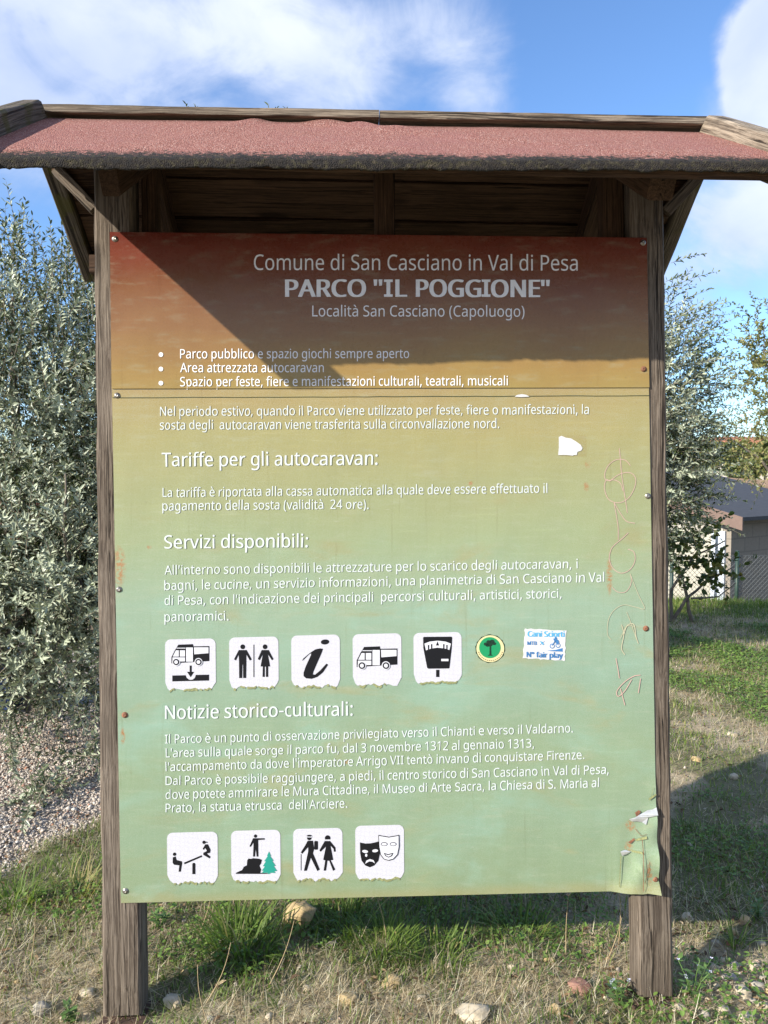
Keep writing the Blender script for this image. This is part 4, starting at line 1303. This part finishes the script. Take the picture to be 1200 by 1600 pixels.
def weed(px, py, h, label, flower=True):
    p = G(px, py); p.z = float(gh(p.x, p.y)); mb = MB()
    for k in range(5):
        a = random.uniform(0, 6.28); e = Vector((math.cos(a) * h * .35, math.sin(a) * h * .25, h * random.uniform(.6, 1)))
        pts = [Vector((0, 0, -.005)), e * .5 + Vector((0, 0, .01)), e]
        mb.tube(pts, [.0018, .0014, .0009], 5)
        for i in range(9):
            u = random.uniform(.15, 1); c = pts[0].lerp(pts[2], u); b = random.uniform(0, 6.28)
            d = Vector((math.cos(b), math.sin(b), random.uniform(-.1, .5))).normalized(); L = random.uniform(.012, .03); s = d.cross(Vector((0, 0, 1))).normalized()
            w_ = L * .22
            mb.add([c, c + d * L * .5 + s * w_, c + d * L, c + d * L * .5 - s * w_], [(0, 1, 2, 3)])
        if flower:
            for i in range(1 + k % 2):
                u = random.uniform(.85, 1.02); c = pts[0].lerp(pts[2], u); b = random.uniform(0, 6.28)
                for q in range(4):
                    d = Vector((math.cos(b + q * 1.57), math.sin(b + q * 1.57), .5)); s = Vector((-d.y, d.x, 0))
                    mb.add([c, c + d * .003 + s * .002, c + d * .005, c + d * .003 - s * .002], [(0, 1, 2, 3)], 1)
    o = mb.build('wild_flower', [M_weed, M_petal]); o.location = p
    return tag(o, label, 'wild flower')


weed(1082, 1562, .13, 'leafy weed with tiny pale flowers right of the foot of the right post')
weed(968, 1568, .07, 'small weed with tiny pale flowers left of the foot of the right post')
weed(1185, 1430, .09, 'small leafy weed in the shade at the right edge of the photo', False)
weed(250, 1450, .06, 'low green weed beside the lower part of the left post', False)
weed(112, 1590, .05, 'tiny bright green weed left of the foot of the left post', False)

# ------------------------------------------------------------------ trees
M_bark = plain('olive_bark', (.16, .135, .105), .9, .35, 18, .8)
M_twig = plain('olive_twig', (.22, .19, .14), .85, .25, 60)
M_olive = mk_leafmat('olive_leaf', [(0, (.048, .070, .030)), (.5, (.102, .134, .062)), (.85, (.175, .21, .105)), (1, (.27, .25, .13))], back=(.37, .41, .29), rough=.38, trans=.12)
M_acac = mk_leafmat('robinia_leaf', [(0, (.11, .13, .035)), (.5, (.18, .19, .06)), (1, (.30, .25, .10))], rough=.5, trans=.25)
M_fig = mk_leafmat('shrub_leaf', [(0, (.055, .085, .018)), (.6, (.11, .15, .03)), (1, (.26, .20, .05))], rough=.5, trans=.25)
M_bush = mk_leafmat('hedge_leaf', [(0, (.10, .15, .045)), (.5, (.20, .235, .08)), (1, (.36, .28, .10))], rough=.6, trans=.2)


def unit(n):
    v = rng.normal(size=(n, 3)); return v / np.linalg.norm(v, axis=1, keepdims=True)


def tree(name, label, cat, base, lobes, limbs, m_leaf, leaf=(.05, .010), shoots=1200, sl=(.18, .4), per=22, upb=.6, droop=0.0, shell=.35, extra=(), trunk_r=.08, pairs=True, group=None):
    """lobes: (cx,cy,cz,rx,ry,rz,weight); leafy shoots fill the lobes, limbs lead into them"""
    root = empty(name, base); tag(root, label, cat, group)
    bx = np.array(base)
    mb = MB()
    for pts, r0, r1 in limbs:
        q = [Vector(p) - Vector(base) for p in pts]
        # smooth
        out = []
        for i in range(len(q) - 1):
            for k in range(4): out.append(q[i].lerp(q[i + 1], k / 4) + Vector([random.uniform(-.012, .012) for _ in range(3)]) * min(1, r0 * 20))
        out.append(q[-1]); n = len(out)
        mb.tube(out, [r0 + (r1 - r0) * i / (n - 1) for i in range(n)], 8 if r0 > .02 else 6)
    mb.build('trunk', M_bark, root)
    W = np.array([l[6] for l in lobes], float); W /= W.sum()
    S0 = []; D0 = []; LEN = []
    for l, w_ in zip(lobes, W):
        n = int(shoots * w_); u = unit(n); r = rng.random(n) ** shell
        c = np.array(l[:3]); rad = np.array(l[3:6])
        p = c + u * r[:, None] * rad
        d = u * .8 + np.array([0, 0, upb]) + unit(n) * .55
        S0.append(p); D0.append(d); LEN.append(rng.uniform(sl[0], sl[1], n))
    for p, d, L in extra:
        S0.append(np.array([p])); D0.append(np.array([d])); LEN.append(np.array([L]))
    S0 = np.concatenate(S0); D0 = np.concatenate(D0); LEN = np.concatenate(LEN); D0 /= np.linalg.norm(D0, axis=1, keepdims=True)
    gz = gh(S0[:, 0], S0[:, 1]) + .03
    S0[:, 2] = np.maximum(S0[:, 2], gz)
    n = len(S0)
    # twig strips: quads with triangular section
    side = np.cross(D0, unit(n)); side /= np.linalg.norm(side, axis=1, keepdims=True)
    n2 = np.cross(D0, side)

    def along(u):
        return S0 + D0 * (LEN * u)[:, None] + np.array([0, 0, 1]) * (-droop * LEN * u * u)[:, None]
    rt = .0022 if leaf[0] < .06 else .003
    rings = []
    for u, r in ((0, 1), (.5, .75), (1, .35)):
        c = along(u)
        for k in range(3):
            a = 2.094 * k; rings.append(c + (side * math.cos(a) + n2 * math.sin(a)) * rt * r)
    TV = np.stack(rings, 1).reshape(-1, 3)
    b = (np.arange(n) * 9)[:, None]
    TF = np.concatenate([b + np.array([[i * 3 + k, i * 3 + (k + 1) % 3, i * 3 + 3 + (k + 1) % 3, i * 3 + 3 + k]]) for i in range(2) for k in range(3)], 0)
    # leaves
    uu = np.tile(np.linspace(.08, 1, per), (n, 1)) + rng.normal(0, .02, (n, per))
    keep = rng.random((n, per)) < .92
    ph = np.tile(np.arange(per) * (math.pi / 2 if pairs else 2.4), (n, 1)) + (np.arange(per) % 2)[None] * math.pi + rng.normal(0, .5, (n, per))
    base_p = S0[:, None] + D0[:, None] * (LEN[:, None] * uu)[..., None] + np.array([0, 0, 1]) * (-droop * LEN[:, None] * uu * uu)[..., None]
    out = side[:, None] * np.cos(ph)[..., None] + n2[:, None] * np.sin(ph)[..., None]
    dd = out * 1.0 + D0[:, None] * rng.uniform(.5, 1.2, (n, per))[..., None] + rng.normal(0, .18, (n, per, 3))
    uvec = D0[:, None] - out * .4 + rng.normal(0, .35, (n, per, 3))
    k = keep.ravel()
    bp = base_p.reshape(-1, 3)[k]; d = dd.reshape(-1, 3)[k]; uv = uvec.reshape(-1, 3)[k]; m = len(bp)
    sz = (1 - .35 * np.clip(uu.ravel()[k], 0, 1))
    LV, LF = leaves(bp, d, leaf[0] * rng.uniform(.5, 1.2, m) * sz, leaf[1] * rng.uniform(.75, 1.2, m), uv, .18, .08)
    rn = np.clip(rng.random(m) * .9 + np.repeat(rng.normal(0, .12, n), per)[k], 0, 1)
    o1 = np_mesh('crown', np.concatenate([LV, TV]) - bx, np.concatenate([LF, TF + len(LV)]), [m_leaf, M_twig], {'rnd': np.concatenate([np.repeat(rn, 6), np.zeros(len(TV))])}, False, root)
    mi = np.zeros(len(LF) + len(TF), dtype=np.int32); mi[len(LF):] = 1
    o1.data.polygons.foreach_set('material_index', mi)
    return root


# left olive: near, hanging low over the gravel
ext = []
for px, py, yd, L in ((291, 152, 4.9, .36), (306, 157, 4.9, .30), (420, 146, 4.9, .48), (447, 153, 4.9, .36), (433, 158, 4.9, .36), (8, 300, 4.3, .5), (60, 330, 4.3, .5), (98, 300, 4.4, .55), (80, 345, 4.4, .5), (110, 330, 4.5, .5), (30, 345, 4.2, .5), (125, 360, 4.5, .5), (50, 315, 4.4, .5), (95, 330, 4.3, .5)):
    d = ray(px, py); q = CAM + d * (yd / d.y); dr = np.array([random.uniform(-.12, .12), random.uniform(-.1, .1), 1.0])
    ext.append((np.array(q) - dr * L, dr, L))
for k in range(120):
    px = random.uniform(-60, 158); py = random.uniform(330, 520) + (40 if px < 20 else 0); d = ray(px, py); yd = random.uniform(3.9, 4.7); q = CAM + d * (yd / d.y)
    dr = np.array([random.uniform(-.3, .3), random.uniform(-.3, .3), 1.0]); ext.append((np.array(q) - dr * .4, dr, .42))
for px, py, yd in ((60, 1235, 3.3), (30, 1270, 3.25), (95, 1250, 3.3), (85, 1262, 3.35), (120, 1195, 3.4), (20, 1200, 3.3), (140, 1185, 3.5), (160, 1210, 3.5), (45, 1290, 3.1), (70, 1275, 3.2)):
    d = ray(px, py); q = CAM + d * (yd / d.y)
    for _ in range(3):
        dr = np.array([random.uniform(-.8, .8), random.uniform(-.8, .1), random.uniform(-.5, .05)]); ext.append((np.array(q) - dr * .22 + np.array([0, 0, .05]), dr, .26))
tree('olive_tree', 'dense silver green olive tree with low hanging branches over gravel on the left', 'olive tree', (-2.15, 4.75, -.08),
     [(-2.05, 4.45, 1.75, .95, .8, .95, 1.5), (-1.72, 3.95, .78, .62, .55, .62, 1.35), (-1.05, 4.75, 2.35, .55, .5, .8, .55), (-1.35, 4.4, 1.4, .55, .5, .7, .8), (-2.7, 4.2, .9, .7, .6, .8, .5)],
     [([(-2.15, 4.75, -.15), (-2.12, 4.7, .35), (-2.0, 4.6, .8)], .11, .075), ([(-2.0, 4.6, .8), (-1.7, 4.5, 1.3), (-1.3, 4.6, 1.9), (-1.0, 4.75, 2.7)], .06, .012),
      ([(-2.0, 4.6, .8), (-2.15, 4.5, 1.4), (-2.1, 4.4, 2.4)], .06, .01), ([(-2.05, 4.65, .6), (-1.8, 4.2, .8), (-1.55, 3.85, .85), (-1.35, 3.6, .6)], .04, .008),
      ([(-2.05, 4.65, .7), (-2.5, 4.4, 1.0), (-2.9, 4.2, 1.2)], .04, .01), ([(-1.8, 4.2, .8), (-1.85, 3.7, .6), (-1.75, 3.35, .25)], .02, .005), ([(-1.55, 3.85, .85), (-1.5, 3.6, 1.1), (-1.45, 3.5, 1.4)], .015, .004)],
     M_olive, (.050, .0108), 5600, (.16, .38), 24, .5, .12, .5, ext)
# right olive behind the board
ext = []
for px, py, qx, qy in ((1040, 470, 1082, 408), (1045, 450, 1120, 412), (1050, 500, 1130, 455), (1060, 510, 1152, 474), (1050, 480, 1112, 440), (1070, 520, 1135, 505), (1040, 440, 1070, 425), (1060, 540, 1128, 512), (1070, 560, 1110, 520), (1045, 520, 1100, 470)):
    yd = random.uniform(5.6, 6.1); d = ray(px, py); a_ = CAM + d * (yd / d.y); d = ray(qx, qy); b_ = CAM + d * (yd / d.y)
    dr = np.array(b_ - a_); L = float(np.linalg.norm(dr)); ext.append((np.array(a_), dr / L, L))
    ext.append((np.array(a_) + rng.normal(0, .06, 3), dr / L + rng.normal(0, .2, 3), L * .8))
tree('olive_tree', 'smaller olive tree with loose arching shoots behind the right post', 'olive tree', (1.5, 6.4, -.12),
     [(1.80, 6.2, 2.02, .84, .6, .74, 1.5), (1.78, 6.1, 1.42, .82, .55, .50, 1.3), (1.2, 6.4, 1.7, .7, .6, .8, .5), (1.80, 5.95, 1.0, .42, .4, .30, .3)],
     [([(1.5, 6.4, -.2), (1.52, 6.35, .5), (1.6, 6.3, 1.1)], .08, .05), ([(1.6, 6.3, 1.1), (1.8, 6.1, 1.6), (2.2, 5.95, 2.3)], .035, .008), ([(1.6, 6.3, 1.1), (1.4, 6.3, 1.7), (1.3, 6.3, 2.4)], .035, .008), ([(1.6, 6.3, 1.1), (2.0, 6.05, 1.25), (2.4, 5.9, 1.2)], .025, .006)],
     M_olive, (.056, .0125), 3600, (.18, .42), 22, .35, .15, .5, ext)
# loose tree further right
tree('robinia_tree', 'airy yellow green tree with thin crown against the sky on the right', 'tree', (5.75, 11.0, -.6),
     [(5.35, 10.9, 3.1, .55, .6, .65, .7), (5.75, 11.0, 2.5, .65, .6, .55, .8), (6.4, 11.2, 3.2, .9, .7, 1.0, .9), (5.05, 10.8, 1.75, .5, .5, .45, .45), (5.9, 10.9, 1.75, .8, .6, .5, .7)],
     [([(5.75, 11, -.7), (5.7, 11, .8), (5.75, 11, 1.6)], .09, .06), ([(5.75, 11, 1.6), (5.5, 10.9, 2.4), (5.3, 10.85, 3.2)], .03, .004), ([(5.75, 11, 1.6), (6.2, 11.1, 2.5), (6.45, 11.2, 3.3)], .035, .004), ([(5.7, 11, 1.2), (5.3, 10.85, 1.6), (4.85, 10.8, 1.9)], .03, .006)],
     M_acac, (.075, .026), 480, (.2, .5), 18, .3, .2, .6)
# leafy shrub at the fence
tree('shrub', 'sparse leafy shrub with dark bare stems in front of the chain link fence', 'shrub', (2.95, 7.9, -.15),
     [(3.05, 7.8, .72, .42, .35, .28, 1.0), (3.4, 7.8, .42, .28, .25, .2, .45), (2.8, 7.8, .6, .35, .3, .4, .6)],
     [([(2.95, 7.9, -.2), (3.1, 7.85, .1), (3.3, 7.8, .3), (3.55, 7.78, .45)], .022, .006), ([(2.98, 7.9, -.2), (2.95, 7.85, .2), (3.15, 7.8, .55), (3.45, 7.75, .72)], .02, .006),
      ([(3.2, 7.9, -.2), (3.1, 7.85, .2), (2.95, 7.8, .6), (2.9, 7.8, .9)], .022, .006), ([(3.15, 7.83, .12), (3.4, 7.75, .15), (3.55, 7.7, .3)], .012, .004)],
     M_fig, (.085, .045), 120, (.1, .25), 9, .3, .1, .6, pairs=False)

# ------------------------------------------------------------------ garage, fence, background
M_roofing = plain('dark_roofing_felt', (.055, .057, .062), .8, .15, 12, .2)
M_fascia = plain('brown_fascia_paint', (.16, .105, .082), .55, .08, 12, .05)
M_door = plain('cream_garage_door', (.40, .38, .31), .55, .06, 8, .05)
M_frame = plain('white_door_frame', (.52, .57, .64), .45, .05, 20, .05)
M_plaster2 = plain('grey_render', (.36, .34, .29), .85, .1, 10, .2)
M_gap = plain('dark_frame_gap', (.05, .07, .10), .5, .1, 20, .05)
M_dgreen = plain('dark_green_fence_paint', (.02, .045, .035), .5, .2, 40, .1)
M_wire = plain('galvanised_wire', (.13, .14, .14), .5, .1, 60, .05)


def mk_block():
    m, t = mat('concrete_block_wall')
    v = t.obj()
    b = t.node('ShaderNodeTexBrick', {'offset': .5}, Scale=1.0, Mortar_Size=.012, Brick_Width=.5, Row_Height=.25)
    t.put(b.inputs['Vector'], t.map(v, rot=(R(90), 0, 0)))
    b.inputs['Color1'].default_value = (.23, .20, .165, 1); b.inputs['Color2'].default_value = (.27, .235, .19, 1); b.inputs['Mortar'].default_value = (.17, .15, .125, 1)
    n = t.noise(v, 20, 5)
    t.out(t.bsdf(t.mix(.3, b.outputs['Color'], t.ramp(n, [(.3, (.17, .15, .12)), (.7, (.29, .25, .21))])), .9, t.bump(n, .3, .01)))
    return m


M_block = mk_block()
# corner of the roof nearest the viewer; the walls run diagonally away to the left and to the right
GD = 13.0
gc = CAM + ray(1159, 808) * (GD / ray(1159, 808).y)
gx = Vector((.81, .586, 0)).normalized(); gy = Vector((-gx.y, gx.x, 0)); ZG = -1.75
GAR = empty('garage')
GAR.matrix_world = Matrix(((gx.x, gy.x, 0, gc.x), (gx.y, gy.y, 0, gc.y), (0, 0, 1, ZG), (0, 0, 0, 1)))
tag(GAR, 'low garage with dark sloping roof, brown fascia and cream door behind the fence', 'garage')
ht = gc.z - ZG; RS = .25


def gprism(mb, x0, x1, y0, y1, top, bot):
    """block between two x, y limits whose top and bottom follow the roof pitch"""
    vs = []
    for x in (x0, x1):
        for y in (y0, y1): vs += [(x, y, ht + RS * y + bot), (x, y, ht + RS * y + top)]
    mb.add(vs, [(0, 1, 3, 2), (4, 6, 7, 5), (0, 4, 5, 1), (2, 3, 7, 6), (0, 2, 6, 4), (1, 5, 7, 3)])


mb = MB(); gprism(mb, 0, 4.0, 0, 4.6, 0, -.05); mb.build('roof', M_roofing, GAR)
mb = MB(); gprism(mb, -.03, -.002, -.03, 4.6, .008, -.22); mb.build('fascia', M_fascia, GAR)
mb = MB(); gprism(mb, -.0018, 4.0, -.024, -.002, .004, -.06); mb.build('fascia', M_roofing, GAR)


def gwall(mb, x0, x1, y0, y1, zb, zt=None):
    vs = []
    for x in (x0, x1):
        for y in (y0, y1): vs += [(x, y, zb), (x, y, (ht + RS * y - .052) if zt is None else zt)]
    mb.add(vs, [(0, 1, 3, 2), (4, 6, 7, 5), (0, 4, 5, 1), (2, 3, 7, 6), (0, 2, 6, 4), (1, 5, 7, 3)])


mb = MB(); gwall(mb, .30, 3.9, .35, .50, -.3); mb.build('wall', M_block, GAR)
mb = MB(); gwall(mb, .30, .45, .502, 4.5, -.3); mb.build('wall', M_plaster2, GAR)
DT = ht - .30
mb = MB(); gwall(mb, .275, .298, .70, 3.2, -.25, DT)
for k in range(5):
    z = -.2 + k * .44
    if z + .40 < DT: mb.box((.264, .73, z), (.2745, 3.17, z + .40))
mb.build('garage_door', M_door, GAR)
for y0, y1 in ((.44, .56), (.615, .695), (3.205, 3.32)):
    mb = MB(); gwall(mb, .245, .2985, y0, y1, -.3, DT + .02); mb.build('door_frame', M_frame, GAR)
mb = MB(); gwall(mb, .27, .2985, .5615, .6135, -.3, DT); mb.build('frame_gap_strip', M_gap, GAR)  # added flat strip, coloured dark to stand for the gap between the frames

# chain link fence
FY = 9.6
f0 = Vector((1.6, 9.5, 0)); f1 = Vector((7.6, 10.2, 0)); fd = (f1 - f0).normalized(); FL = (f1 - f0).length
FEN = empty('chain_link_fence', (f0.x, f0.y, -.5)); FEN.rotation_euler = (0, 0, math.atan2(fd.y, fd.x))
tag(FEN, 'chain link fence with dark green posts in front of the garage', 'fence')
zt = CAMH - (872 - 740) / 1200 * FY + .5; zb = .05
mb = MB(); pitch = .062; Hh = zt - zb
nn = int((FL + Hh) / pitch)
for k in range(nn):
    s = k * pitch - Hh
    for sg in (1, -1):
        xa, xb = s, s + Hh
        za, zb2 = (zb, zt) if sg > 0 else (zt, zb)
        # clip
        u0 = max(0, (0 - xa) / Hh); u1 = min(1, (FL - xa) / Hh)
        if u1 <= u0: continue
        mb.tube([(xa + Hh * u0, .004 * sg, za + (zb2 - za) * u0), (xa + Hh * u1, .004 * sg, za + (zb2 - za) * u1)], .0030, 3, 0, False)
mb.tube([(0, 0, zt), (FL, 0, zt)], .003, 4); mb.tube([(0, 0, .35), (FL, 0, .35)], .002, 4)
mb.build('wire_mesh', M_wire, FEN)


def fence_x(px):
    d = ray(px, 860); tt = (f0.y - (fd.y / fd.x) * f0.x) / (d.y - d.x * fd.y / fd.x); q = CAM + d * tt
    return (q - f0).dot(fd)


for px, top in ((1049, .0), (1151, .06), (1262, 0)):
    xx = fence_x(px)
    mb = MB(); mb.tube([(xx, -.02, -.1), (xx, -.02, zt + top)], .024, 10); mb.tube([(xx, -.02, zt + top), (xx, -.02, zt + top + .008)], [.027, .02], 10)
    mb.box((xx - .012, -.006, .32), (xx + .012, -.0045, .38)); mb.build('post', M_dgreen, FEN)

# stacked stone retaining wall beyond the garage
M_tile = plain('terracotta', (.33, .15, .085), .85, .3, 6, .3)
M_wallst = plain('brown_stone_course', (.26, .185, .135), .9, .35, 9, .4)
M_plaster = plain('pale_plaster', (.55, .50, .43), .9, .12, 4, .2)
M_shut = plain('brown_shutter', (.10, .06, .04), .6, .2, 20, .1)
rw = CAM + ray(1118, 772) * (21 / ray(1118, 772).y)
RW = MB()
for k in range(9):
    z0 = -1.4 + k * .30
    x_ = 0
    while x_ < 9:
        L = random.uniform(.5, 1.4)
        RW.box((x_, random.uniform(-.04, .03) + .09 * k, z0), (x_ + L - .02, .5 + .09 * k, z0 + .27))
        x_ += L
o = RW.build('retaining_wall', M_wallst); o.location = (rw.x - 1.6, rw.y, .16); o.rotation_euler = (0, .07, -.12)
tag(o, 'brown stepped stone wall on the bank beyond the garage roof', 'stone wall')


def bush(px, py, yd, wpx, hpx, label, m, n=260, leaf=(.16, .09), group=None):
    d = ray(px, py); c = CAM + d * (yd / d.y); s = yd / 1200; rx, rz = wpx / 2 * s, hpx / 2 * s
    z0 = float(gh(c.x, c.y)); z0 = min(z0, c.z - rz * 1.2)
    return tree('bush', label, 'bush', (c.x, c.y, z0), [(c.x, c.y, c.z, rx, rx * .8, rz, 1), (c.x + rx * .5, c.y, c.z + rz * .2, rx * .6, rx * .6, rz * .7, .5), (c.x - rx * .5, c.y, c.z - rz * .2, rx * .6, rx * .6, rz * .7, .5)],
                [([(c.x, c.y, z0 - .1), (c.x, c.y, (z0 + c.z) / 2), (c.x + .1, c.y, c.z)], .06 * s * 60, .02)], m, leaf, n, (.10, .32), 12, .3, .1, .45, pairs=False, group=group)


bush(1135, 712, 25, 56, 36, 'yellowing bush beyond the garage roof left of the distant tiled house', M_bush, 300)
bush(1192, 716, 24, 66, 38, 'pale green bush on the bank below the distant tiled house', M_bush, 320)
bush(1160, 738, 22.5, 40, 12, 'low straggling bush on top of the stone wall', M_bush, 150)
bush(1265, 712, 26, 80, 50, 'round green bush at the right end of the bank', M_fig, 320)
bush(1085, 712, 27, 60, 36, 'dull green bush half hidden behind the right olive tree', M_fig, 240)
# distant house with a tiled roof
hp = CAM + ray(1165, 700) * (48 / ray(1165, 700).y)


def house(base, wx, dy, hz, rise, label, rot=0):
    H_ = empty('house', base, (0, 0, rot)); tag(H_, label, 'house')
    mb = MB(); mb.box((0, 0, 0), (wx, dy, hz)); mb.build('wall', M_plaster, H_)
    mb = MB(); e = .4
    pr = [(-e, hz + .002), (dy + e, hz + .002), (dy + e, hz + .15), (dy / 2, hz + rise), (-e, hz + .15)]
    n = len(pr); vs = [(-e, y, z) for y, z in pr] + [(wx + e, y, z) for y, z in pr]
    mb.add(vs, [tuple(range(n))[::-1], tuple(range(n, 2 * n))] + [(i, (i + 1) % n, n + (i + 1) % n, n + i) for i in range(n)])
    k = 0; xx = -e + .1
    while xx < wx + e - .05:      # rows of cover tiles
        mb.tube([(xx, -e + .0, hz + .17), (xx, dy / 2, hz + rise + .02)], .07, 6); xx += .28
    mb.build('roof', M_tile, H_)
    for k in range(max(2, int(wx / 2.6))):
        x0 = .8 + k * 2.6
        if x0 + 1 > wx: break
        mb = MB(); mb.box((x0, -.05, hz * .35), (x0 + .9, -.002, hz * .35 + 1.2)); mb.build('window', M_shut, H_)
    return H_


house((hp.x - 1.2, hp.y, hp.z - 3.4), 7, 6, 3.2, 1.0, 'distant house with an orange tiled roof above the bushes on the right')
house((-9.5, 12.5, -1.6), 8.2, 6, 1.75, 1.0, 'pale house with a terracotta roof glimpsed through the left olive tree')
# dark blue bin at the left edge
M_bin = plain('blue_plastic', (.02, .045, .13), .45, .1, 20, .05)
bp = G(2, 1108); BN = empty('bin', (bp.x - .16, bp.y + .2, float(gh(bp.x, bp.y)))); tag(BN, 'dark blue plastic bin half hidden by olive leaves at the left edge', 'bin')
mb = MB()
vs = [(-.17, -.14, 0), (.17, -.14, 0), (.17, .14, 0), (-.17, .14, 0), (-.2, -.17, .30), (.2, -.17, .30), (.2, .17, .30), (-.2, .17, .30)]
mb.add(vs, [(0, 3, 2, 1), (4, 5, 6, 7), (0, 1, 5, 4), (1, 2, 6, 5), (2, 3, 7, 6), (3, 0, 4, 7)]); mb.build('body', M_bin, BN)
mb = MB(); mb.box((-.215, -.185, .301), (.215, .185, .335)); mb.box((-.06, -.20, .302), (.06, -.186, .325)); mb.build('lid', M_bin, BN)
# hills at the horizon
M_hill = plain('wooded_hill', (.06, .085, .045), .95, .35, .02, .2)
mb = MB(); vs = []; nA = 120
for i in range(nA + 1):
    a = R(-75 + 150 * i / nA); d = 520
    for dd, hh_ in ((430, -6), (520, 8 + 16 * float(fnoise(i * .11, 3.0, 4))), (640, -6)):
        vs.append((math.sin(a) * dd, math.cos(a) * dd, hh_ - 2))
mb.add(vs, [(i * 3 + k, i * 3 + k + 1, i * 3 + k + 4, i * 3 + k + 3) for i in range(nA) for k in range(2)], 0, True)
tag(mb.build('hills', M_hill), kind='structure')
